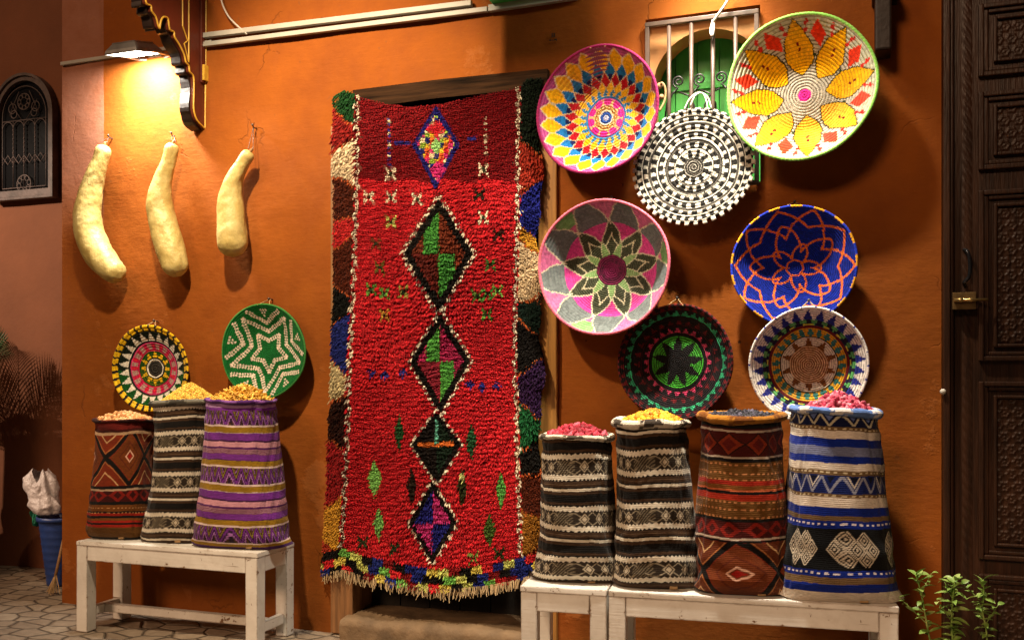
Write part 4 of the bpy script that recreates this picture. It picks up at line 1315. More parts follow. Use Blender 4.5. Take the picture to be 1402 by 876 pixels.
# ------------------------------------------------------------------ rug
def rug():
    Yb = -.085
    def ipl(y, a): return np.interp(y, [p[0] for p in a], [p[1] for p in a])
    xl = lambda y: ipl(y, [(120, 464), (135, 457), (250, 456), (400, 457), (560, 452), (700, 445), (810, 439)])
    xa = lambda y: ipl(y, [(120, 489), (250, 489), (450, 482), (600, 476), (740, 468), (810, 463)])
    xb = lambda y: ipl(y, [(100, 710), (250, 709), (450, 705), (620, 709), (740, 712), (810, 713)])
    xr = lambda y: ipl(y, [(100, 744), (170, 737), (250, 744), (320, 734), (380, 745), (450, 737), (520, 746), (600, 735), (680, 743), (810, 735)]) + 2.0 * np.sin(np.asarray(y) * .09)
    yt = lambda x: ipl(x, [(455, 132), (472, 124), (486, 127), (494, 134), (530, 142), (562, 146), (600, 143), (663, 129), (708, 120), (722, 108), (745, 106)])
    yb = lambda x: ipl(x, [(438, 788), (470, 782), (500, 792), (560, 803), (604, 809), (660, 805), (700, 798), (740, 786)])
    t = empty('rug', at(595, 820, -.05)); tag(t, 'long red shaggy wool rug with a chain of diamonds hanging over the doorway', 'rug')

    def surf(x, y):
        """relief of the hanging cloth, in metres off the plane"""
        s = (x - xa(y)) / (xb(y) - xa(y))
        f = .026 * np.sin(s * 8.0 + .8 + y * .0012) + .013 * np.sin(s * 17 + y * .008) + .012 * wob(s * 4, y * .014, 41)
        f = f * np.clip((y - 110) / 250, .25, 1)
        left = np.clip((xa(y) - x) / np.maximum(xa(y) - xl(y), 1), 0, 1); right = np.clip((x - xb(y)) / np.maximum(xr(y) - xb(y), 1), 0, 1)
        return f + .035 * left ** 2 + .045 * right ** 1.5 - .012 * np.exp(-((left - .25) / .3) ** 2) * (left > 0)

    def colour(x, y, g):
        n = len(x)
        C = base_c(n, hx('#b80f1d'))
        C[:] = np.where((g < .25)[:, None], hx('#c41a22'), np.where((g > .75)[:, None], hx('#a00a18'), hx('#b80f1d')))
        top = y < 247 + 2.5 * np.sin(x * .11)
        put(C, top, hx('#6a0810')); put(C, top & (g > .6), hx('#7d0a12'))
        bw = hx('#d8ccb4'); bk = hx('#14100e')
        def dia(cx, cy, hw, hu, hd):
            return np.abs(x - cx) / hw + np.where(y < cy, (cy - y) / hu, (y - cy) / hd)
        # small emblem at the top
        q = dia(597, 198, 33, 54, 62); m = q < 1; put(C, m, hx('#1a1c6e'))
        m = q < .78; pal = np.stack([hx('#c8202c'), hx('#d8b41c'), hx('#8fb03a'), hx('#d02a78'), hx('#d8641c'), hx('#1a1c6e'), hx('#d8c8a0')])
        ck = (np.floor((x + 3) / 6.5) * 3 + np.floor(y / 7) * 5).astype(int); ck = (ck * 7919) % 7
        C[m] = pal[ck[m]]
        put(C, dia(597, 200, 8, 12, 12) < 1, hx('#8fc878')); put(C, dia(597, 178, 14, 14, 10) < 1, hx('#c01828')); put(C, dia(600, 232, 12, 12, 16) < 1, hx('#c02070'))
        # chain of diamonds
        for cx, cy, hw, hu, hd, pal in ((601, 346, 49, 77, 82, ('#6a2a14', '#3f8a34', '#5a1a12', '#6a2a14')), (603, 494, 42, 68, 74, ('#a01a4a', '#4f9a3c', '#8a2030', '#a0184e')),
                                        (598, 607, 35, 46, 56, ('#1a1412', '#15261a', '#1a1412', '#15261a')), (593, 714, 33, 60, 56, ('#1a1c6e', '#b0206a', '#b0206a', '#1a1c6e'))):
            q = dia(cx, cy, hw, hu, hd)
            put(C, q < 1.10, bw); put(C, (q < 1.10) & (np.floor((y + x * .4) / 4.5) % 2 == 0) & (q > .98), hx('#7a0c14'))
            put(C, q < .97, bk)
            inn = q < .76
            quad = (x > cx).astype(int) + 2 * (y > cy).astype(int)
            for i in range(4): put(C, inn & (quad == i), hx(pal[(1, 0, 2, 1)[i]] if cx > 600 else pal[i]))
            if cx > 600:
                put(C, inn & (quad == 0) & (x < cx - hw * .42 + (y - cy) * -.0), hx(pal[0])); put(C, inn & (quad == 3) & (x > cx + hw * .45), hx(pal[0]))
            if cy == 607:
                put(C, inn & (np.abs(y - cy - (x - cx) * -.05) < 3.5), hx('#c8641c')); put(C, inn & (np.abs(x - cx) < 2.5) & (y < cy), hx('#5aa890'))
        # joining beads between diamonds
        # small flowers
        for fx, fy, c in ((505, 270, '#ddd0b4'), (536, 270, '#ddd0b4'), (571, 272, '#ddd0b4'), (535, 238, '#ddd0b4'), (662, 232, '#ddd0b4'), (662, 297, '#e0d8b8'), (657, 266, '#2a1a14'), (536, 304, '#b8c060'), (515, 334, '#7a3a1c'), (520, 366, '#6a5a20'), (672, 362, '#3a6a2c'),
                          (509, 396, '#5a8a34'), (527, 400, '#5a8a34'), (553, 398, '#8a8a3a'), (527, 430, '#a87a24'), (654, 404, '#5a7a30'), (668, 402, '#3f7a2c'), (682, 398, '#7ab04a'), (667, 430, '#5a8a34'), (541, 749, '#2a3a1c'), (497, 742, '#2a3a1c'), (684, 757, '#2a3a1c'), (648, 762, '#6a8a3a'), (683, 321, '#3a1a14')):
            dx, dy = np.abs(x - fx), np.abs(y - fy)
            put(C, (np.abs(dx - dy) < 3.2) & (dx < 7) & (dx > 1.2), hx(c))
            put(C, (dx < 2.4) & (dy < 2.4), hx('#23301a'))
        # lozenge leaves
        for fx, fy, hw, hh, c in ((547, 592, 7, 26, '#1d4a24'), (646, 603, 8, 26, '#1f4a2a'), (513, 655, 10, 27, '#7cc05a'), (564, 665, 7, 26, '#241a10'), (634, 665, 7, 28, '#2a3014'), (686, 670, 7, 27, '#4f9a40'), (519, 716, 8, 22, '#6aa850'), (671, 725, 9, 24, '#3f5a20'), (634, 650, 4, 8, '#b0b870')):
            q = np.abs(x - fx) / hw + np.abs(y - fy) / hh + .25 * (g - .5)
            put(C, q < 1, hx(c))
        for fx, fy in ((509, 508), (527, 514), (552, 510), (644, 526), (660, 530), (680, 528)):
            put(C, (np.abs(x - fx) + np.abs(y - fy) < 7) & (g > .25), hx('#22287a'))
        # thin dotted lines in the dark top
        put(C, (np.abs(x - 533) < 2.2) & (y > 162) & (y < 232) & (np.floor(y / 4) % 2 == 0), hx('#23247a')); put(C, (np.abs(x - 533) < 2) & (y > 160) & (y < 215) & (np.floor(y / 4) % 4 == 1), hx('#c0b090'))
        put(C, (np.abs(x - 665) < 2) & (y > 160) & (y < 215) & (np.floor(y / 4) % 2 == 0), hx('#b8a890'))
        put(C, (np.abs(y - 196) < 2.4) & (x > 540) & (x < 562), hx('#23247a')); put(C, (np.abs(y - 190) < 2.4) & (x > 640) & (x < 652), hx('#23247a'))
        # side bands
        def band(m, seq, edge):
            yy = y + 30 * (np.abs(x - edge(y)) / 32 - .5) * np.sin(y * 2 * PI / 118) + 5 * (g - .5)
            for a, b, c in seq:
                mm = m & (yy >= a) & (yy < b); C[mm] = hx(c)
                put(C, m & (np.abs(yy - b) < 3), hx('#a04a1c'))
        L = x < xa(y) - 3; Rr = x > xb(y) + 3
        band(L, ((90, 163, '#143a1a'), (163, 196, '#7a1612'), (196, 246, '#c8b492'), (246, 300, '#4a1c0c'), (300, 335, '#b81c1e'), (335, 400, '#4a1c0c'), (400, 438, '#10100e'), (438, 500, '#1a2468'), (500, 545, '#b8a87c'), (545, 606, '#2a120c'), (606, 690, '#8a1216'), (690, 748, '#b8861c'), (748, 900, '#a0301a')), xa)
        band(Rr, ((80, 200, '#101a10'), (200, 255, '#8a2412'), (255, 318, '#151c72'), (318, 340, '#b8861c'), (340, 412, '#c8b08a'), (412, 448, '#10201a'), (448, 505, '#120f0e'), (505, 560, '#2a1438'), (560, 606, '#14502a'), (606, 650, '#12100e'), (650, 705, '#4a1c0c'), (705, 756, '#8a5a14'), (756, 900, '#4a140c')), xb)
        for ed in (xa, xb):
            e = np.abs(x - ed(y) - 1.6 * np.sin(y * .25))
            put(C, e < 2.5, bw); put(C, (e < 2.5) & (np.floor(y / 5.2 + .3 * g) % 2 == 0) & (g > .35), hx('#6a1810'))
        # chequered lower border
        yk = y - (yb(x) - 32)
        m = (yk > 0)
        pal = np.stack([hx('#15206a'), hx('#b8c060'), hx('#7a1014'), hx('#12100f'), hx('#6ab04a'), hx('#c01a22'), hx('#c8b84a'), hx('#1a2a78'), hx('#12100f')])
        ii = np.floor((x + 6 * np.floor(yk / 11)) / 15).astype(int); jj = np.floor(yk / 11).astype(int)
        ck = (ii * 7 + jj * 11 + (ii * ii * 3) % 5) % 9
        C[m] = pal[ck[m]]
        return C

    # backing cloth
    XS, YS = np.meshgrid(np.linspace(0, 1, 60), np.linspace(0, 1, 120))
    ymid = 108 + YS * 700
    px = xl(ymid) + 2 + XS * (xr(ymid) - xl(ymid) - 4)
    ya = yt(px) + 2; yc = yb(px) - 1
    py = ya + YS * (yc - ya)
    d = CR * ((px[..., None] - 701) / FPX) + CF + np.array([0, 0, 1.0]) * ((510 - py[..., None]) / FPX)
    def P3(px, py, dy):
        d = CR * ((px[..., None] - 701) / FPX) + CF + np.array([0, 0, 1.0]) * ((510 - py[..., None]) / FPX)
        Y = Yb + dy
        return CAM + d * ((Y - CAM[1]) / d[..., 1])[..., None]
    V = P3(px, py, surf(px, py) + .004).reshape(-1, 3)
    Vb = V + np.array([0, .012, 0])
    f = grid_faces(60, 120)
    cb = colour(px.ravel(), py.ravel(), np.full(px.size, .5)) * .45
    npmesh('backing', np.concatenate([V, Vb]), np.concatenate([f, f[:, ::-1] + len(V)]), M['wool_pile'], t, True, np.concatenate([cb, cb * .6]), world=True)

    # knots
    g = np.random.default_rng(5)
    dx, dy = 1.62, 2.0
    gy = np.arange(104, 812, dy)
    pts = []
    for k, y in enumerate(gy):
        xx = np.arange(436, 748, dx) + (k % 2) * dx * .5
        pts.append(np.stack([xx + g.normal(0, .45, len(xx)), y + g.normal(0, .45, len(xx)) + 1.4 * np.sin(xx * .05 + y * .011) + .9 * np.sin(xx * .21 + k)], 1))
    pts = np.concatenate(pts); x, y = pts[:, 0], pts[:, 1]
    ok = (x > xl(y)) & (x < xr(y)) & (y > yt(x)) & (y < yb(x))
    x, y = x[ok], y[ok]; n = len(x); gg = g.uniform(0, 1, n)
    C = colour(x, y, gg)
    C *= np.clip(g.normal(1.0, .20, n), .45, 1.7)[:, None] * (1 + .10 * wob(x * .02, y * .02, 56))[:, None]
    C = C * (1 - .06) + .06 * C.mean(1)[:, None]
    O = P3(x, y, surf(x, y))
    side = (x < xa(y) - 2) | (x > xb(y) + 2)
    flat = y < 247
    rowp = y + 1.6 * np.sin(x * .045 + y * .01) + .8 * np.sin(x * .17)
    ridge = .5 + .5 * np.cos(2 * PI * rowp / np.where(y < 247, 5.0, 6.2))
    matt = np.clip(.8 + .35 * wob(x * .03, y * .025, 55), .45, 1.3)
    ln = np.where(side, .026, np.where(flat, .0065, .0125)) * g.uniform(.6, 1.35, n) * np.where(side, 1, .55 + .75 * ridge) * matt
    wd = np.where(side, .0037, .0034) * g.uniform(.7, 1.25, n)
    # lean of each knot: down, outward, and a clumped sideways sweep
    swx = .55 * wob(x * .06, y * .05, 51) * .6 + g.normal(0, .34, n)
    swx = np.where(x < xa(y), swx - .35, np.where(x > xb(y), swx + .4, swx))
    out = np.where(flat, .55, .80) * g.uniform(.7, 1.3, n)
    D = np.stack([swx, -out, -np.where(flat, .75, .72) + g.normal(0, .2, n)], 1); D /= np.linalg.norm(D, axis=1)[:, None]
    A = np.cross(D, np.array([0, 0, 1.0]) + g.normal(0, .2, (n, 3))); A /= np.linalg.norm(A, axis=1)[:, None]
    B = np.cross(D, A)
    rings = []
    for s, w in ((-.1, .9), (.45, 1.15), (.85, .95)):
        bend = np.stack([0 * ln, 0 * ln, -.28 * ln * max(s, 0) ** 2], 1)
        c = O + D * (ln * s)[:, None] + bend
        for a, b in ((1, 0), (0, 1), (-1, 0), (0, -1)):
            rings.append(c + A * (a * wd * w)[:, None] + B * (b * wd * w)[:, None])
    tip = O + D * (ln * 1.05)[:, None] + np.stack([0 * ln, 0 * ln, -.30 * ln], 1)
    V = np.stack(rings + [tip], 1)          # n,13,3
    tone = np.concatenate([np.full(4, .55), np.full(4, .9), np.full(4, 1.1), [1.15]])
    Cv = C[:, None, :] * tone[None, :, None]
    q = []
    for r in range(2):
        for k in range(4): q.append([r * 4 + k, r * 4 + (k + 1) % 4, r * 4 + 4 + (k + 1) % 4, r * 4 + 4 + k])
    tr = [[8 + k, 8 + (k + 1) % 4, 12] for k in range(4)]
    base = (np.arange(n) * 13)[:, None, None]
    Fq = (base + np.array(q)[None]).reshape(-1, 4); Ft = (base + np.array(tr)[None]).reshape(-1, 3)
    Cv = np.broadcast_to(C[:, None, :], (n, 13, 3))
    npmesh('pile', V.reshape(-1, 3), [Fq, Ft], M['wool_pile'], t, True, Cv.reshape(-1, 3), world=True)

    # fringe
    mb = MB(); V = []; Fq = []; Cc = []
    for fx in np.arange(441, 738, 2.3):
        for rep in range(2):
            x = fx + g.normal(0, .8); y0 = float(yb(np.array(x))) - 3
            p = P3(np.array([x]), np.array([y0]), surf(np.array([x]), np.array([y0])) - .004 + g.normal(0, .004))[0]
            L = g.uniform(.036, .062) * (1.25 if g.random() < .1 else 1); w = g.uniform(.0028, .0046); sx = g.normal(0, .16); sy = g.normal(-.05, .1)
            b0 = len(V); m = 5
            for k in range(m):
                s = k / (m - 1); c = p + np.array([sx * L * s * s, sy * L * s, -L * s]) + np.array([.002 * math.sin(6 * s + x), 0, 0])
                ww = w * (1 - .35 * s)
                for a in range(4):
                    an = a * PI / 2 + s; V.append(c + np.array([math.cos(an) * ww, math.sin(an) * ww, 0]))
            for k in range(m - 1):
                for a in range(4): Fq.append([b0 + k * 4 + a, b0 + k * 4 + (a + 1) % 4, b0 + k * 4 + 4 + (a + 1) % 4, b0 + k * 4 + 4 + a])
            c = hx('#c8b088') * g.uniform(.55, 1.1)
            Cc += [c] * (m * 4)
    mb.bm.free()
    npmesh('fringe', np.array(V), np.array(Fq), M['wool_pile'], t, True, np.array(Cc), world=True)


rug()


# ------------------------------------------------------------------ benches
def bench(label, loc, rz, L, D, H, seed, stretch=True):
    random.seed(seed)
    t = empty('bench', loc, rz); tag(t, label, 'bench', 'white painted benches')
    m = M['chipped_white_paint']; w = .075; th = .026
    b = MB(); b.box((0, 0, H - th), (L, D, H), .005, .0015); b.build('bench_top', m, t)
    z1 = H - th - .0006; z0 = z1 - .085
    for x in (0.002, L - w - .002):
        for y in (.002, D - w - .002):
            b = MB(); b.box((x, y, 0), (x + w, y + w, z1), .004, .0015); b.build('leg', m, t)
    for y in (.004, D - .034):
        b = MB(); b.box((w + .003, y, z0), (L - w - .003, y + .028, z1), .003, .001); b.build('apron', m, t)
    for x in (.004, L - .034):
        b = MB(); b.box((x, w + .003, z0), (x + .028, D - w - .003, z1), .003, .001); b.build('apron', m, t)
    if stretch:
        for x in (.018, L - .058):
            b = MB(); b.box((x, w + .003, .075), (x + .036, D - w - .003, .13), .003, .001); b.build('stretcher', m, t)
        b = MB(); b.box((.056, D / 2 - .02, .08), (L - .06, D / 2 + .018, .128), .003, .001); b.build('stretcher', m, t)


bench('low white bench under the three left sacks', (-4.25, -.50, 0), math.radians(1.0), 1.225, .37, .525, 3)
Pl = np.array([-1.435, -.735]); ang = math.radians(5.6)
u = np.array([math.cos(ang), math.sin(ang)])
bench('short white bench under the sack of red pods, beside the rug', (Pl[0], Pl[1], 0), ang, .398, .38, .527, 4)
P2 = Pl + u * .405
bench('long white bench under three patterned sacks', (P2[0], P2[1], 0), ang, 1.215, .39, .527, 6)


# ------------------------------------------------------------------ sacks
def zig(s, c): return tri(s / c)


def dia_motif(s, dz, c, hh):
    """0 at the outline of lozenges of pitch c and half height hh"""
    return np.abs(((s / c) % 1) - .5) * 2 + np.abs(dz) / hh


BW = hx('#cfc6b4'); BK = hx('#100d0b'); BR = hx('#3c2a1c'); GR = hx('#6a6152')


def sack_bw(P, z0):
    def f(s, z, H):
        C = base_c(len(s), BK)
        u = ((z0 - z + .004 * np.sin(s * 14)) / P) % 1.0            # downward from the motif centre
        du = np.where(u > .5, u - 1, u)
        j = .036 * (zig(s, .021) - .5)
        put(C, np.abs(du) < .145, hx('#2c241c'))
        put(C, (u > .14 + j) & (u < .235 + j), BW); put(C, (u > .26) & (u < .37), BR); put(C, (u > .31) & (u < .33), hx('#574330'))
        put(C, (u > .40) & (u < .455), BW); put(C, (u > .46) & (u < .52), BR); put(C, (u > .67) & (u < .72), BR)
        put(C, (u > .755 + j) & (u < .85 + j), BW)
        # lozenges and crosses
        c = .088; k = np.floor(s / c); fs = (s / c) % 1 - .5
        m = np.abs(du) < .125
        lz = np.abs(fs) / .30 + np.abs(du) / .115
        odd = (k.astype(int) % 3) != 2
        put(C, m & odd & (lz < 1), hx('#a89c86')); put(C, m & odd & (lz < .72), hx('#3a3026')); put(C, m & odd & (lz < .5), hx('#b8ac96'))
        x1 = np.abs(np.abs(fs) - np.abs(du) / .125 * .5)
        put(C, m & (x1 < .05) & (lz > 1.1), hx('#8f8470'))
        put(C, m & ~odd & (np.abs(((fs * 6 + du * 14) % 1) - .5) < .22), hx('#6c6250'))
        return C
    return f


def sack_purple(s, z, H):
    P = .322; PU = hx('#6a2a86'); PK = hx('#c08a9a'); OL = hx('#8a6a18'); MV = hx('#76485e'); WH = hx('#cdb8b4')
    C = base_c(len(s), PU)
    u = ((z - .045 + .003 * np.sin(s * 11)) / P) % 1.0
    d = 1 - u                                                      # downward
    seq = [(.00, .03, WH), (.03, .13, OL), (.13, .14, WH * .8), (.14, .26, PU), (.26, .29, hx('#3a1440')), (.29, .38, PK), (.38, .41, hx('#4a1858')), (.41, .50, MV), (.50, .60, PU), (.60, .61, hx('#3a1440')), (.61, .70, OL), (.70, .73, WH)]
    for a, b, c in seq: put(C, (d >= a) & (d < b), c)
    put(C, (d >= .41) & (d < .5) & ((d * 40) % 1 < .3), hx('#a07a8a'))
    m = (d >= .73)
    v = (d - .73) / .27
    q = zig(s, .062) - v
    C[m] = hx('#231226')
    put(C, m & (np.abs(q) < .13), PU); put(C, m & (np.abs(q - .38) < .09), hx('#7a6a20')); put(C, m & (np.abs(q + .38) < .09), hx('#a06ab0')); put(C, m & (np.abs(q - .7) < .08), hx('#8a5aa0'))
    g = np.abs(((s * 60) % 1) - .5) < .22
    put(C, m & g & (np.abs(q) > .5), hx('#4a3014'))
    put(C, z > H - .045, PU); put(C, z > H - .03, hx('#a07aa8')); 
    put(C, z < .035, OL); put(C, z < .018, hx('#40205a'))
    return C


def big_dia(C, m, s, z, zc, hh, pitch, off, bg, mid):
    fs = ((s - off) / pitch) % 1 - .5
    q = np.abs(fs) * 2 + np.abs(z - zc) / hh
    C[m] = bg
    put(C, m & (q < 1.0), mid)
    band = m & (np.abs(q - 1.0) < .11); put(C, band, BK)
    put(C, m & (np.abs(q - 1.15) < .025), hx('#a86a3c')); put(C, m & (np.abs(q - .86) < .02), hx('#7a2a14'))
    put(C, m & (np.abs(q - .5) < .03), hx('#5a2412')); put(C, m & (q < .24) & (q > .17), hx('#d8a890')); put(C, m & (q < .12), hx('#9a1c14'))
    put(C, m & (q > 1.5) & (q < 1.56), hx('#c8a070'))


def sack_rust(s, z, H):
    C = base_c(len(s), hx('#6a3a14'))
    RU = hx('#74290f')
    v = z / H
    m = v > .45
    big_dia(C, m, s, z, H * .70, H * .235, .30, -.02, RU, hx('#6a3412'))
    put(C, v > .90, hx('#3a0d0a')); put(C, (v > .935), hx('#5a1510')); put(C, np.abs(v - .90) < .012, hx('#b09070'))
    m = (v > .30) & (v <= .46); C[m] = hx('#3a0c0a')
    q = dia_motif(s, z - .38 * H, .105, .045); put(C, m & (q < 1), hx('#7a1810')); put(C, m & (q < .5), hx('#3a0c0a'))
    put(C, np.abs(v - .445) < .011, BK); put(C, np.abs(v - .425) < .008, hx('#a89078')); put(C, np.abs(v - .31) < .014, BK)
    put(C, (v > .235) & (v <= .298), hx('#6a3c12')); put(C, (v > .20) & (v <= .235), hx('#8a1c10')); put(C, np.abs(v - .235) < .008, BK)
    put(C, (v > .165) & (v <= .20), hx('#6a3c12')); put(C, np.abs(v - .195) < .01, hx('#120b0a')); put(C, (v > .11) & (v <= .165), hx('#8f1d10')); put(C, np.abs(v - .14) < .008, BK)
    put(C, (v > .2) & (v < .3) & (np.abs(((v * 24) % 1) - .5) < .1) & (np.floor(s * 80) % 2 == 0), hx('#b08050'))
    put(C, v <= .11, hx('#5a3a14')); put(C, v < .02, BK)
    return C


def sack_red(s, z, H):
    v = z / H
    C = base_c(len(s), hx('#6a1410'))
    DK = hx('#42100c')
    C[v > .78] = DK
    q = dia_motif(s, z - .865 * H, .115, .05); m = (v > .80) & (v < .93); put(C, m & (q < 1), hx('#7a2a14')); put(C, m & (q < .6), hx('#5a1710')); put(C, m & (np.abs(q - 1) < .06), BK)
    put(C, np.abs(v - .94) < .006, hx('#b0a090')); put(C, np.abs(v - .79) < .006, hx('#b0a090')); put(C, v > .955, BK)
    for a, b, c in ((.765, .785, '#120c0b'), (.66, .765, '#64421a'), (.635, .66, '#9a2414'), (.61, .635, '#7a4a1c'), (.585, .605, '#120c0b'), (.55, .585, '#a02a16'), (.44, .55, '#64421a'), (.335, .44, '#42100c')):
        put(C, (v > a) & (v <= b), hx(c))
    for vv in (.75, .70, .665, .54, .50, .455): put(C, (np.abs(v - vv) < .005) & (np.floor(s * 80) % 2 == 0), hx('#b87a4c'))
    put(C, np.abs(v - .607) < .005, hx('#c8643c')); put(C, np.abs(v - .44) < .008, BK)
    q = dia_motif(s, z - .385 * H, .10, .04); m = (v > .345) & (v < .43); put(C, m & (q < 1), hx('#7d1c12')); put(C, m & (q < .5), hx('#42100c'))
    put(C, np.abs(v - .335) < .006, hx('#c0b0a0')); put(C, np.abs(v - .322) < .006, BK)
    m = v <= .315
    big_dia(C, m, s, z, H * .145, H * .19, .36, -.20, hx('#5e2a10'), hx('#6a3114'))
    put(C, v < .012, BK)
    return C


def sack_blue(s, z, H):
    v = 1 - z / H
    v = v + .004 * np.sin(s * 9)
    BL = hx('#0b2380'); WH = hx('#cfc4b6'); NV = hx('#0c1236'); TN = hx('#6a5438')
    C = base_c(len(s), WH)
    for a, b, c in ((0, .075, NV), (.075, .095, TN), (.095, .135, WH), (.135, .178, BL), (.178, .225, hx('#6a7090')), (.225, .262, BL), (.262, .30, WH), (.30, .325, TN), (.325, .42, hx('#12205e')), (.42, .438, TN), (.438, .49, WH), (.49, .535, BL), (.535, .56, TN), (.56, .60, BL), (.60, .815, hx('#08090c')), (.815, .85, BL), (.85, .885, TN), (.885, .93, BL), (.93, 1.1, WH)):
        put(C, (v >= a) & (v < b), c)
    put(C, (np.abs(v - .578) < .005) & (np.floor(s * 64) % 2 == 0), hx('#d8d0d8')); put(C, (np.abs(v - .83) < .005) & (np.floor(s * 64) % 2 == 0), hx('#d8d0d8'))
    put(C, (np.abs(v - .085) < .004) & (np.floor(s * 64) % 2 == 0), hx('#c0b090')); put(C, (np.abs(v - .31) < .004) & (np.floor(s * 64) % 2 == 0), hx('#c0b090')); put(C, (np.abs(v - .43) < .004) & (np.floor(s * 64) % 2 == 0), hx('#c0b090'))
    m = (v > .33) & (v < .415); w = (v - .33) / .085
    q = zig(s, .083) - w; put(C, m & (np.abs(q) < .14), hx('#8d90a4')); put(C, m & (np.abs(q - .36) < .08) & (np.floor(s / .083).astype(int) % 2 == 0), hx('#d8d0c0')); put(C, m & (q > .55), hx('#0a0e24'))
    m = (v > .012) & (v < .07); w = (v - .012) / .058
    q = zig(s, .11) - w; put(C, m & (np.abs(q) < .15), hx('#b0a890')); put(C, m & (q > .45), hx('#5a6a9c'))
    # clusters of nested lozenges
    cp = .235; fs = ((s + .075) % cp) - cp / 2; zc = H * (1 - .708)
    m = (v > .615) & (v < .80)
    for k in range(5):
        cx = (-.066, -.033, 0, .033, .066)[k]
        for cz in ((0,), (.042, -.042), (0,), (.042, -.042), (0,))[k]:
            q = np.abs(fs - cx) / .033 + np.abs(z - zc - cz) / .042
            put(C, m & (q < .96) & (q > .78), hx('#c8bca8')); put(C, m & (q < .58) & (q > .40), hx('#c8bca8')); put(C, m & (q < .18), hx('#c8bca8'))
    return C


def sack(label, loc, yaw, H, A, Bd, lean, colf, rimf, seed, rimr=.017, droop=.0):
    t = empty('sack', loc, yaw); tag(t, label, 'sack', 'kilim sacks of dried goods')
    nu, nv = 340, 320
    v = np.linspace(0, 1, nv); ph = np.linspace(-PI, PI, nu, endpoint=False)
    Vv, Ph = np.meshgrid(v, ph, indexing='ij')
    a = np.interp(Vv, [q[0] for q in A], [q[1] for q in A]); b = np.interp(Vv, [q[0] for q in Bd], [q[1] for q in Bd])
    ksm = np.ones(25) / 25
    e = 2 / (2.5 + .9 * np.exp(-Vv * 9))
    sx = np.sign(np.sin(Ph)) * np.abs(np.sin(Ph)) ** e; cy = np.sign(np.cos(Ph)) * np.abs(np.cos(Ph)) ** e
    low = np.clip(1 - Vv / .07, 0, 1)
    x = a * sx * (1 - .03 * low + .10 * low * np.abs(sx) ** 6)
    y = -b * cy * (1 - .22 * low ** 1.5)
    # lumps, soft creases and sag of a filled bag
    lump = .0065 * wob(np.sin(Ph) * 2.2 + Vv * 3, np.cos(Ph) * 2.2 - Vv * 4, seed) + .003 * wob(np.sin(Ph) * 6, np.cos(Ph) * 6 + Vv * 11, seed + 1)
    crease = .0035 * np.exp(-((Ph - .75 - .12 * np.sin(Vv * 5)) / .07) ** 2) + .004 * np.exp(-((Ph + .95 + .1 * np.sin(Vv * 4 + 1)) / .06) ** 2)
    # horizontal slump folds
    slump = .0028 * np.sin(Vv * 46 + 2 * np.sin(Ph * 2 + seed)) * np.exp(-((Vv - .2) / .22) ** 2) + .003 * np.sin(Vv * 60 + Ph * 3 + seed) * np.exp(-((Vv - .93) / .1) ** 2)
    fade = np.clip(Vv / .03, 0, 1)
    kk = 1 + (lump - crease + slump) * fade / np.maximum(a, .05)
    x = x * kk; y = y * kk
    z = H * Vv + .006 * wob(Ph * 1.0 * 0 + np.sin(Ph) * 2, np.cos(Ph) * 2, seed + 2) * Vv + .018 * low * np.abs(sx) ** 8 - droop * Vv * np.sin(Ph)
    z = np.maximum(z, .002)
    x = x + lean * Vv * H
    am = float(np.mean([q[1] for q in A])); 
    s = Ph * am * 1.12
    V = np.stack([x, y, z], -1).reshape(-1, 3)
    C = colf(s.ravel() + .004 * wob(Vv.ravel() * 9, s.ravel() * 8, seed + 7), (Vv * H).ravel() + .003 * wob(s.ravel() * 12, Vv.ravel() * 6, seed + 9), H)
    C = C * (1 + .12 * np.sin((Vv * H).ravel() * 900) * .6)[:, None]
    npmesh('cloth', V, grid_faces(nu, nv, True), M['woven_cloth'], t, True, C, np.stack([s.ravel() , (Vv * H).ravel()], 1))
    # rolled rim
    top = V.reshape(nv, nu, 3)[-1]
    cen = top.mean(0)
    ns = 12; P = np.linspace(0, 2 * PI, ns, endpoint=False)
    rad = (top - cen) * np.array([1, 1, 0]); rad /= np.linalg.norm(rad, axis=1)[:, None]
    g = np.random.default_rng(seed)
    rr = rimr * (1 + .16 * wob(np.sin(ph) * 3, np.cos(ph) * 3, seed + 4))
    Vr = top[:, None, :] + rad[:, None, :] * (np.cos(P)[None, :] * rr[:, None] * 1.05 + .002)[..., None] + np.array([0, 0, 1.0]) * (np.sin(P)[None, :] * rr[:, None] * .9 + .002)[..., None]
    Phr = np.repeat(ph, ns); Pr = np.tile(P, nu)
    Cr = rimf(Phr * am, Pr)
    I, J = np.meshgrid(np.arange(nu), np.arange(ns), indexing='ij')
    Fr = np.stack([I * ns + J, ((I + 1) % nu) * ns + J, ((I + 1) % nu) * ns + (J + 1) % ns, I * ns + (J + 1) % ns], -1).reshape(-1, 4)
    npmesh('rolled_rim', Vr.reshape(-1, 3), Fr, M['woven_cloth'], t, True, Cr, np.stack([Phr * am, Pr * rimr], 1))
    # stitched label tab at the seam foot and corner ears
    mb = MB()
    mb.box((a[0, 0] * .28, -b[4].max() * .80 - .012, .006), (a[0, 0] * .28 + .035, -b[4].max() * .80 + .004, .03), .003, .001)
    mb.build('tab', M['twine'], t, False, True)
    c = Vector([float(q) for q in cen])
    w = Matrix.Translation(t.location) @ Matrix.Rotation(yaw, 4, 'Z') @ c
    return w, float(A[-1][1]), float(Bd[-1][1])


def rim_plain(c, c2=None, n=9.0):
    def f(s, P):
        C = base_c(len(s), c)
        if c2 is not None: C[wob(s * 60, P * 2.0, 77) > .75] = c2
        return C
    return f


# ------------------------------------------------------------------ dried goods
ICO = None


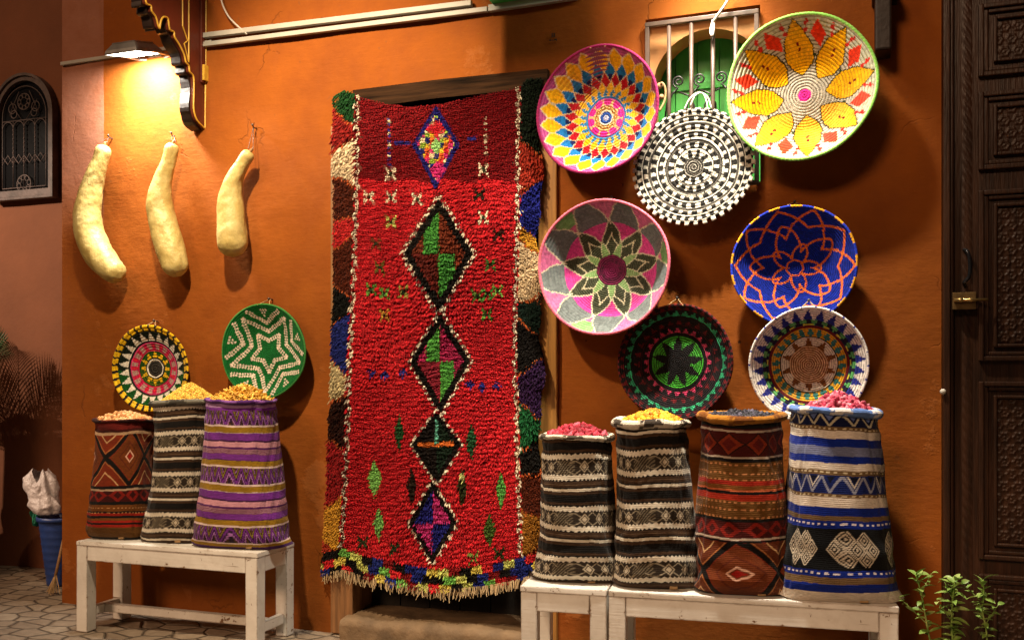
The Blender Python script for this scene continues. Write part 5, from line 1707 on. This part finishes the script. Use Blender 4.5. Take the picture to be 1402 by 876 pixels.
def heap(name, label, w, yaw, a, b, h, count, size, aspect, pal, seed, curl=0.0, off=(0, 0), pw=1.3):
    """a heap of small dried pieces, one object"""
    g = np.random.default_rng(seed)
    global ICO
    if ICO is None:
        bm = bmesh.new(); bmesh.ops.create_icosphere(bm, subdivisions=2, radius=1)
        ICO = (np.array([v.co[:] for v in bm.verts]), np.array([[v.index for v in f.verts] for f in bm.faces])); bm.free()
    iv, jf = ICO
    # inner mound
    nr, na = 14, 40
    R, T = np.meshgrid(np.linspace(0.001, 1, nr), np.linspace(0, 2 * PI, na, endpoint=False), indexing='ij')
    def dome(r, cx=0, cy=0): return h * (1 - r ** pw)
    X = a * R * np.cos(T) + off[0] * (1 - R); Yy = b * R * np.sin(T); Z = dome(R) - size * .5
    V = [np.stack([X, Yy, Z], -1).reshape(-1, 3)]; Fs = [np.concatenate([grid_faces(na, nr, True)])]
    pal = np.stack([hx(p) for p in pal])
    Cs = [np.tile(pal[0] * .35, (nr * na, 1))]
    tri_f = []
    r = np.sqrt(g.uniform(0, 1, count)); th = g.uniform(0, 2 * PI, count)
    n = len(iv)
    sc = size * np.clip(g.normal(1, .2, (count, 1)), .6, 1.5)
    L = iv[None] * np.array([1, 1 / aspect, 1 / aspect])[None, None] * sc[:, :, None]
    if curl: L[:, :, 1] += curl * size * (L[:, :, 0] / size) ** 2
    L = L * (1 + .22 * np.sin(iv[None, :, :] * 4 + g.uniform(0, 6, (count, 1, 3))))
    # random rotations
    q = g.normal(0, 1, (count, 4)); q[:, 2] *= .6; q /= np.linalg.norm(q, axis=1)[:, None]
    w_, x_, y_, z_ = q.T
    Rm = np.stack([1 - 2 * (y_ * y_ + z_ * z_), 2 * (x_ * y_ - z_ * w_), 2 * (x_ * z_ + y_ * w_), 2 * (x_ * y_ + z_ * w_), 1 - 2 * (x_ * x_ + z_ * z_), 2 * (y_ * z_ - x_ * w_), 2 * (x_ * z_ - y_ * w_), 2 * (y_ * z_ + x_ * w_), 1 - 2 * (x_ * x_ + y_ * y_)], -1).reshape(count, 3, 3)
    L = np.einsum('cij,cnj->cni', Rm, L)
    ctr = np.stack([a * .97 * r * np.cos(th) + off[0] * (1 - r), b * .97 * r * np.sin(th), dome(r) + g.uniform(-.2, .45, count) * size / aspect ** .5], 1)
    VV = (L + ctr[:, None, :]).reshape(-1, 3)
    tri_f = (jf[None] + (np.arange(count) * n)[:, None, None]).reshape(-1, 3) + len(V[0])
    cc = pal[g.integers(0, len(pal), count)] * g.uniform(.75, 1.2, (count, 1))
    Cs.append(np.repeat(cc, n, 0))
    o = npmesh(name, np.concatenate([V[0], VV]), [Fs[0], tri_f], M['dried_goods'], None, True, np.concatenate(Cs))
    o.location = w; o.rotation_euler = (0, 0, yaw)
    tag(o, label, 'dried goods', 'heaps of dried goods in the sacks', 'stuff')


def place(px, py, Y):
    p = at(px, py, Y); return p


BT = .526          # bench top height


def on_bench(px, Y):
    """point on the bench top under picture column px at depth Y"""
    p = at(px, 700, Y); return (p[0], Y, BT)


yw = math.radians(9)
w, a, b = sack('short rust-brown kilim sack, leftmost on the left bench', on_bench(166, -.30), yw, .690, [(0, .185), (.06, .188), (.3, .172), (.6, .168), (1, .165)], [(0, .12), (.1, .14), (1, .135)], .035, sack_rust, rim_plain(hx('#2a0c08'), hx('#5a1c10')), 1, .012)
heap('heap_of_nuts', 'tan shelled nuts heaped in the short rust-brown sack', w, yw, a * .95, b * .95, .045, 420, .016, 1.5, ['#c89a62', '#b8824a', '#d8ac78', '#a06a38', '#d09a6a'], 11, .25)
w, a, b = sack('black and white banded sack in the middle of the left bench', on_bench(241, -.29), yw, .800, [(0, .195), (.1, .192), (.35, .178), (.6, .18), (1, .202)], [(0, .12), (.1, .14), (1, .145)], .115, sack_bw(.232, .815), rim_plain(hx('#6a665a'), hx('#3a362e')), 2, .016)
heap('heap_of_grain', 'fine yellow grain piled in a cone on the left banded sack', w, yw, a * .93, b * .93, .115, 2600, .0055, 1.25, ['#d8aa3c', '#c8962c', '#e0b850', '#caa040'], 12, 0, (-.0, 0), 1.15)
w, a, b = sack('purple and olive striped sack on the right end of the left bench', on_bench(332, -.31), yw, .815, [(0, .276), (.1, .268), (.4, .240), (.7, .214), (1, .190)], [(0, .13), (.1, .155), (1, .145)], .0, sack_purple, rim_plain(hx('#4a2060'), hx('#7a4a90')), 3, .012)
heap('heap_of_curls', 'yellow curly dried pieces heaped in the purple striped sack', w, yw, a * .92, b * .9, .085, 520, .020, 3.4, ['#d8a83c', '#c8922c', '#e0bc58', '#b88428'], 13, .5)

yr = math.radians(9)
w, a, b = sack('banded black and white sack of red pods, leftmost of the right four', on_bench(791, -.50), yr, .665, [(0, .212), (.08, .205), (.3, .186), (.6, .172), (1, .158)], [(0, .12), (.1, .15), (1, .145)], .0, sack_bw(.232, .535), rim_plain(hx('#c8beac'), hx('#4a4238')), 4, .016)
heap('heap_of_pods', 'crimson dried pods heaped in the short banded sack beside the rug', w, yr, a * .93, b * .93, .055, 330, .019, 1.7, ['#a01c30', '#8c1428', '#b03044', '#7a1020', '#b85060'], 14, .2)
w, a, b = sack('banded black and white sack of yellow nuggets, second of the right four', on_bench(901, -.50), yr, .745, [(0, .196), (.08, .190), (.3, .180), (.6, .170), (1, .158)], [(0, .12), (.1, .155), (1, .15)], -.03, sack_bw(.240, .575), rim_plain(hx('#c8beac'), hx('#3c342c')), 5, .020)
heap('heap_of_nuggets', 'golden yellow nuggets heaped in the taller banded sack', w, yr, a * .93, b * .93, .055, 420, .014, 1.25, ['#d89a1c', '#c88410', '#e0ac30', '#b87410'], 15)
w, a, b = sack('dark red kilim sack with a lozenge at its foot, third of the right four', on_bench(1017, -.49), yr, .775, [(0, .205), (.08, .202), (.3, .198), (.6, .188), (1, .176)], [(0, .12), (.1, .155), (1, .15)], -.012, sack_red, rim_plain(hx('#9a641c'), hx('#6a3c10')), 6, .020)
heap('heap_of_seeds', 'blue-black seeds lying flat in the dark red sack', w, yr, a * .93, b * .93, .022, 380, .014, 1.6, ['#1c1a24', '#2a2634', '#14121a', '#4a4656'], 16)
w, a, b = sack('tall blue and white sack, rightmost and largest', on_bench(1148, -.47), yr, .805, [(0, .248), (.06, .243), (.25, .228), (.5, .212), (.8, .190), (1, .168)], [(0, .13), (.1, .165), (1, .16)], -.012, sack_blue, rim_plain(hx('#5a78b4'), hx('#d8d4d0')), 7, .020, .006)
heap('heap_of_flakes', 'rose pink flakes heaped in the blue and white sack', w, yr, a * .9, b * .9, .075, 420, .019, 2.2, ['#b03350', '#9a2440', '#c0566c', '#cc8090', '#a84054'], 17, .2, (.02, 0))


# ------------------------------------------------------------------ plants at lower right
def leafy_plant(label, pts, seed, Y, nl, sz):
    g = np.random.default_rng(seed)
    P = np.array(spline([at(x, y, Y + dy) for x, y, dy in pts], 10))
    foot = P[-1].copy(); foot[2] = 0
    t = empty('leafy_plant', foot); tag(t, label, 'plant')
    mb = MB(); mb.lathe(foot, [(.001, .004), (.075, .004), (.095, .16), (.105, .165), (.105, .19), (.09, .19), (.085, .16), (.001, .155)], 20); mb.build('pot', M['terracotta'], t, True, True)
    mb = MB(); full = list(P) + [np.array([foot[0], foot[1], foot[2] + .15])]
    mb.tube(full, [.0028 + .0015 * i / len(full) for i in range(len(full))], 6); mb.build('stem', M['leaf_green'], t, True, True)
    V = []; Fq = []
    def leaf(base, d, L, w, nrm):
        d = d / np.linalg.norm(d); s = np.cross(d, nrm); s /= np.linalg.norm(s); nn = np.cross(s, d)
        b0 = len(V); m = 6; bend = g.uniform(.0, .5)
        for k in range(m + 1):
            q = k / m; ww = w * math.sin(PI * min(q * .93 + .05, 1)) ** .8; c = base + d * L * q + nn * (-bend * L * q * q)
            V.extend([c - s * ww + nn * ww * .35, c, c + s * ww + nn * ww * .35])
        for k in range(m):
            for j in range(2): Fq.append([b0 + k * 3 + j, b0 + k * 3 + j + 1, b0 + k * 3 + 4 + j, b0 + k * 3 + 3 + j])
    n = len(P)
    # side shoots
    for j in range(2):
        k = int(n * (.3 + .25 * j)); an = j * 2.1 + seed; d0 = np.array([math.cos(an) * .8, math.sin(an) * .5, .75])
        sh = [P[k] + d0 * q * .10 * (1 + .3 * (j % 2)) for q in (0, .35, .7, 1)]
        mb = MB(); mb.tube(sh, [.002, .0018, .0015, .001], 5); mb.build('shoot', M['leaf_green'], t, True, True)
        for i in range(6):
            q = .3 + .7 * i / 5; a2 = i * 2.4 + j
            leaf(P[k] + d0 * q * .10 * (1 + .3 * (j % 2)), np.array([math.cos(a2), math.sin(a2), .5 + g.normal(0, .3)]), sz * g.uniform(.4, .85), sz * g.uniform(.12, .2), np.array([0, 0, 1.0]) + g.normal(0, .4, 3))
    for i in range(nl):
        f = (i / nl) ** .9; k = int(f * (n - 1)); an = i * 2.4 + g.normal(0, .3)
        up = .75 if i < 6 else .25 + g.normal(0, .2)
        d = np.array([math.cos(an), math.sin(an) * .9, up])
        leaf(P[k] + g.normal(0, .003, 3), d, sz * g.uniform(.6, 1.15), sz * g.uniform(.15, .22), np.array([0, 0, 1.0]) + g.normal(0, .25, 3))
    npmesh('leaves', np.array(V), np.array(Fq), M['leaf_green'], t, True, world=True)


leafy_plant('leafy plant sprig in front of the orange wall beside the white bench', [(1253, 785, 0), (1258, 800, 0), (1264, 825, 0), (1270, 860, .02), (1276, 890, .03), (1280, 930, .03)], 1, -.60, 34, .062)
leafy_plant('densest leafy plant in the middle, before the door frame', [(1307, 795, 0), (1305, 815, 0), (1303, 845, .02), (1304, 875, .02), (1306, 930, .02)], 2, -.62, 56, .060)
leafy_plant('leafy plant with a bare twig, in front of the carved door', [(1346, 793, 0), (1347, 815, 0), (1345, 835, .0), (1350, 860, .02), (1352, 890, .02), (1354, 930, .02)], 3, -.55, 44, .058)


# ------------------------------------------------------------------ left alley: bin, bag, palm, stand, broom
def alley():
    Y = .42
    top = at(64, 702, Y); bot = at(68, 786, Y)
    c = np.array([at(83, 760, Y)[0], Y, 0])
    t = empty('waste_bin', c); tag(t, 'blue plastic waste bin standing behind the wall corner', 'bin')
    h = at(60, 704, Y)[2]
    mb = MB(); n = 28
    prof = [(.001, .004), (.088, .004), (.092, .02)]
    for k in range(9):
        z = .03 + (h - .07) * k / 8; r = .092 + .05 * k / 8; prof += [(r, z), (r + .003, z + .008), (r + .001, z + .02)]
    prof += [(.145, h - .03), (.158, h - .028), (.158, h), (.146, h), (.140, h - .04), (.09, .03), (.001, .03)]
    mb.lathe(c, prof, n); mb.build('tub', M['blue_plastic'], t, True, True)
    for s in (-1, 1):
        mb = MB(); mb.tube(spline([c + np.array([s * .155, -.05, h - .02]), c + np.array([s * .185, -.03, h - .05]), c + np.array([s * .185, .03, h - .05]), c + np.array([s * .155, .05, h - .02])]), .008, 6); mb.build('handle', M['blue_plastic'], t, True, True)
    # plastic bag on top
    g = np.random.default_rng(3)
    bc = at(56, 680, Y - .02); bb = np.array([c[0] - .08, Y - .03, h - .015])
    nu, nv = 56, 40
    v = np.linspace(0, 1, nv); ph = np.linspace(0, 2 * PI, nu, endpoint=False)
    Vv, Ph = np.meshgrid(v, ph, indexing='ij')
    r = np.interp(Vv, [0, .12, .35, .6, .8, .92, 1], [.02, .085, .105, .095, .105, .10, .05])
    crk = 1 + .16 * wob(np.cos(Ph) * 3 + Vv * 4, np.sin(Ph) * 3 - Vv * 5, 61) + .07 * wob(np.cos(Ph) * 9, np.sin(Ph) * 9 + Vv * 14, 62)
    ears = .05 * np.clip(Vv - .75, 0, 1) * 4 * np.abs(np.cos(Ph)) ** 2
    x = r * crk * np.cos(Ph) * 1.05 - .07 * Vv; y = r * crk * np.sin(Ph) * .8; z = .26 * Vv + ears * .9 * np.clip((Vv - .7) / .3, 0, 1) * 2 + .015 * wob(np.cos(Ph) * 5, np.sin(Ph) * 5 + Vv * 3, 63) * Vv
    o = npmesh('plastic_bag', np.stack([x, y, z], -1).reshape(-1, 3), grid_faces(nu, nv, True), M['white_plastic_bag'])
    o.location = Vector([float(q) for q in bb]); tag(o, 'crumpled white plastic bag stuffed on top of the blue bin', 'plastic bag')
    # green rag over the rim
    p = at(38, 694, Y - .1)
    V = []; 
    U, W = np.meshgrid(np.linspace(-1, 1, 16), np.linspace(0, 1, 16))
    X = U * .035 * (1.1 - .5 * W) + .02 * W; Zz = .03 - .085 * W + .012 * np.sin(U * 6); Yy = .02 * np.sin(U * 8 + W * 3) - .02 * W
    A = np.stack([X, Yy, Zz], -1).reshape(-1, 3); B = A + np.array([0, .005, 0])
    f = grid_faces(16, 16)
    o = npmesh('rag', np.concatenate([A, B]), np.concatenate([f, f[:, ::-1] + len(A)]), M['green_rag']); o.location = Vector((float(c[0] - .155), Y - .07, float(h - .005)))
    tag(o, 'small green rag draped over the blue bin rim', 'rag')
    # broom leaning in the corner
    t = empty('broom', at(72, 806, .05)); tag(t, 'old straw hand broom leaning against the wall corner by the bin', 'broom')
    a, b = at(71, 806, .12), at(84, 752, .22)
    a[2] = .03
    mb = MB(); mb.tube([a + (b - a) * .35, b, b + (b - a) * .6], .010, 8); mb.build('handle', M['broom_wood'], t, True, True)
    mb = MB()
    for k in range(26):
        e = a + np.array([g.normal(0, .02), g.normal(0, .02), -.01 + abs(g.normal(0, .006))])
        e[2] = max(e[2], .012)
        mb.tube([a + (b - a) * .42, a + (b - a) * .3 + (e - a) * .3, e], [.006, .004, .002], 4)
    mb.build('bristles', M['twine'], t, True)
    # curved white stand (holds the palm)
    sc = np.array([-6.36, .30, 0])
    t = empty('plant_stand', sc); tag(t, 'white stand with scrolled splayed leg at the left edge', 'plant stand')
    for k in range(4):
        an = k * PI / 2 + .15
        d = np.array([math.cos(an), math.sin(an), 0])
        pts = [sc + d * .10 + np.array([0, 0, .56]), sc + d * .17 + np.array([0, 0, .47]), sc + d * .175 + np.array([0, 0, .38]), sc + d * .125 + np.array([0, 0, .28]), sc + d * .15 + np.array([0, 0, .16]), sc + d * .21 + np.array([0, 0, .06]), sc + d * .275 + np.array([0, 0, .018])]
        mb = MB(); q = spline(pts); mb.tube(q, [.016 + .014 * math.sin(PI * i / len(q)) ** 2 for i in range(len(q))], 10); mb.ball(pts[-1], .022, (1.2, 1.2, .8)); mb.build('leg', M['white_metal'], t, True, True)
    mb = MB(); mb.lathe(sc + np.array([0, 0, .56]), [(.001, 0), (.19, 0), (.2, .012), (.19, .03), (.001, .03)], 28); mb.build('stand_top', M['white_metal'], t, True, True)
    # potted palm
    pc = sc + np.array([0, 0, .592])
    t = empty('palm_plant', pc); tag(t, 'feathery palm at the left edge whose shadow fans over the wall', 'palm')
    mb = MB(); mb.lathe(pc, [(.001, 0), (.10, 0), (.14, .20), (.15, .21), (.15, .24), (.135, .24), (.13, .2), (.001, .19)], 24); mb.build('pot', M['terracotta'], t, True, True)
    mb = MB(); mb.tube([pc + np.array([0, 0, .18]), pc + np.array([.01, 0, .4]), pc + np.array([0, .01, .62])], [.04, .035, .03], 10); mb.build('trunk', M['broom_wood'], t, True, True)
    for k in range(15):
        V = []; Fq = []
        an = k * 2.399 + .4; el = g.uniform(1.02, 1.45); L = g.uniform(.75, 1.15)
        d = np.array([math.cos(an) * math.cos(el), math.sin(an) * math.cos(el) * .5, math.sin(el)])
        b0 = pc + np.array([.02 * math.cos(an), .02 * math.sin(an), .58])
        stem = []
        for i in range(26):
            s = i / 25; stem.append(b0 + d * L * s + np.array([math.cos(an) * .16 * s * s, .08 * math.sin(an) * s * s, -.30 * s ** 2.5 * L]))
        mb = MB(); mb.tube(stem, [.006 * (1 - .7 * i / 25) for i in range(26)], 5)
        for i in range(7, 26):
            s = (i - 7) / 18; tg = stem[i] - stem[i - 1]; tg /= np.linalg.norm(tg)
            sd = np.cross(tg, np.array([0, 1.0, .2])); sd /= np.linalg.norm(sd)
            for sg in (-1, 1):
                ll = .26 * math.sin(PI * (.18 + .8 * s)) + .03
                dd = tg * .75 + sd * sg * .7 + np.array([0, .1 * sg, -.05]); dd /= np.linalg.norm(dd)
                e = stem[i] + dd * ll + np.array([0, 0, -.10 * ll])
                mid = stem[i] + dd * ll * .5
                mb.tube([stem[i], mid, e], [.0035, .0055, .0006], 4, False)
        mb.build('frond', M['palm_green'], t, True)


alley()


def shade_cupboard():  # added unseen cabinet; its shadow darkens the foot of the house wall
    x0, x1, y0, y1, h = -6.70, -6.16, -.32, .0, 1.74
    t = empty('shade_cupboard', ((x0 + x1) / 2, (y0 + y1) / 2, 0)); tag(t, 'tall brown wooden cabinet added beyond the left edge to shade the house wall', 'shade_cupboard')
    mb = MB(); mb.box((x0, y0, .06), (x1, y1, h - .03), .006); mb.build('carcass', M['brown_wood'], t, True)
    mb = MB(); mb.box((x0 - .02, y0 - .02, h - .029), (x1 + .02, y1 + .01, h), .006); mb.build('top', M['brown_wood'], t, True)
    mb = MB(); mb.box((x0 - .01, y0 - .012, 0), (x1 + .01, y1 + .005, .059), .004); mb.build('plinth', M['brown_wood'], t, True)
    xm = (x0 + x1) / 2
    for a, b, k in ((x0 + .01, xm - .003, 1), (xm + .003, x1 - .01, -1)):
        mb = MB(); mb.box((a, y0 - .022, .08), (b, y0 - .001, h - .05), .004); d = mb.build('door', M['golden_wood'], t, True)
        mb = MB(); mb.ball((b - .04 if k > 0 else a + .04, y0 - .035, .95), .016); mb.build('knob', M['brass'], d, True, True)


shade_cupboard()


def glow_blocker():
    # added unseen cloth: keeps the lane glow off everything above sack height
    t = empty('glow_blocker', (-2.5, -4.5, 3.6)); tag(t, 'unseen brown cloth added above the view to block the lane glow', 'awning')
    X, U = np.meshgrid(np.linspace(-11, 7, 90), np.linspace(0, 1, 20))
    Y = -2.75 - U * 3.9; Z = 2.72 + U * 2.9 - .12 * np.sin(U * PI) + .015 * np.sin(X * 4)
    A = np.stack([X, Y, Z], -1).reshape(-1, 3); B = A + np.array([0, 0, .006]); f = grid_faces(90, 20)
    npmesh('cloth', np.concatenate([A, B]), np.concatenate([f, f[:, ::-1] + len(A)]), M['brown_wood'], t, True, world=True)
    mb = MB(); mb.tube([(-11, -2.75, 2.735), (7, -2.75, 2.735)], .018, 8); mb.build('edge_pole', M['golden_wood'], t, True, True)


glow_blocker()


# ------------------------------------------------------------------ light
def lights():
    w = bpy.data.worlds.new('World'); S.world = w; w.use_nodes = True
    bg = w.node_tree.nodes['Background']
    bg.inputs['Color'].default_value = (.9, .70, .58, 1); bg.inputs['Strength'].default_value = .026
    # lane lamp hanging high in front of the shop
    L = bpy.data.lights.new('lane_lamp_light', 'SPOT'); L.spot_size = math.radians(74); L.spot_blend = .85; L.energy = 860; L.color = (1, .78, .52); L.shadow_soft_size = .07
    o = bpy.data.objects.new('lane_lamp_light', L); o.location = (-2.8, -2.0, 4.5); COL.objects.link(o)
    d = Vector((-2.85, 0, 2.25)) - o.location; o.rotation_euler = d.to_track_quat('-Z', 'Y').to_euler()
    # street lamp farther up the lane, lighting the house set back on the left
    L = bpy.data.lights.new('street_lamp_light', 'SPOT'); L.energy = 1700; L.color = (1, .78, .58); L.shadow_soft_size = .05
    L.spot_size = math.radians(34); L.spot_blend = .6
    o = bpy.data.objects.new('street_lamp_light', L); o.location = (-8.6, -3.2, 4.7); COL.objects.link(o)
    d = Vector((-6.0, .75, 1.9)) - o.location; o.rotation_euler = d.to_track_quat('-Z', 'Y').to_euler()
    # dim glow of the lane in front of the shop
    L = bpy.data.lights.new('lane_sun', 'SUN'); L.energy = 1.55; L.angle = math.radians(13); L.color = (1, .62, .37)
    o = bpy.data.objects.new('lane_sun', L); o.rotation_euler = (math.radians(62), 0, math.radians(-16)); COL.objects.link(o)


lights()

cam = bpy.data.cameras.new('camera'); co = bpy.data.objects.new('camera', cam); COL.objects.link(co)
cam.sensor_width = 36; cam.lens = 36 * FPX / 1402; cam.shift_y = 72 / 1402; cam.clip_start = .05; cam.clip_end = 300
co.location = Vector(CAM); co.rotation_euler = (PI / 2, 0, TH)
S.camera = co
S.view_settings.view_transform = 'Standard'; S.view_settings.look = 'None'
S.view_settings.exposure = 0; S.view_settings.gamma = 1
S.view_settings.use_curve_mapping = False
S.cycles.use_denoising = True
S.cycles.max_bounces = 6; S.cycles.diffuse_bounces = 4
S.cycles.sample_clamp_indirect = 4
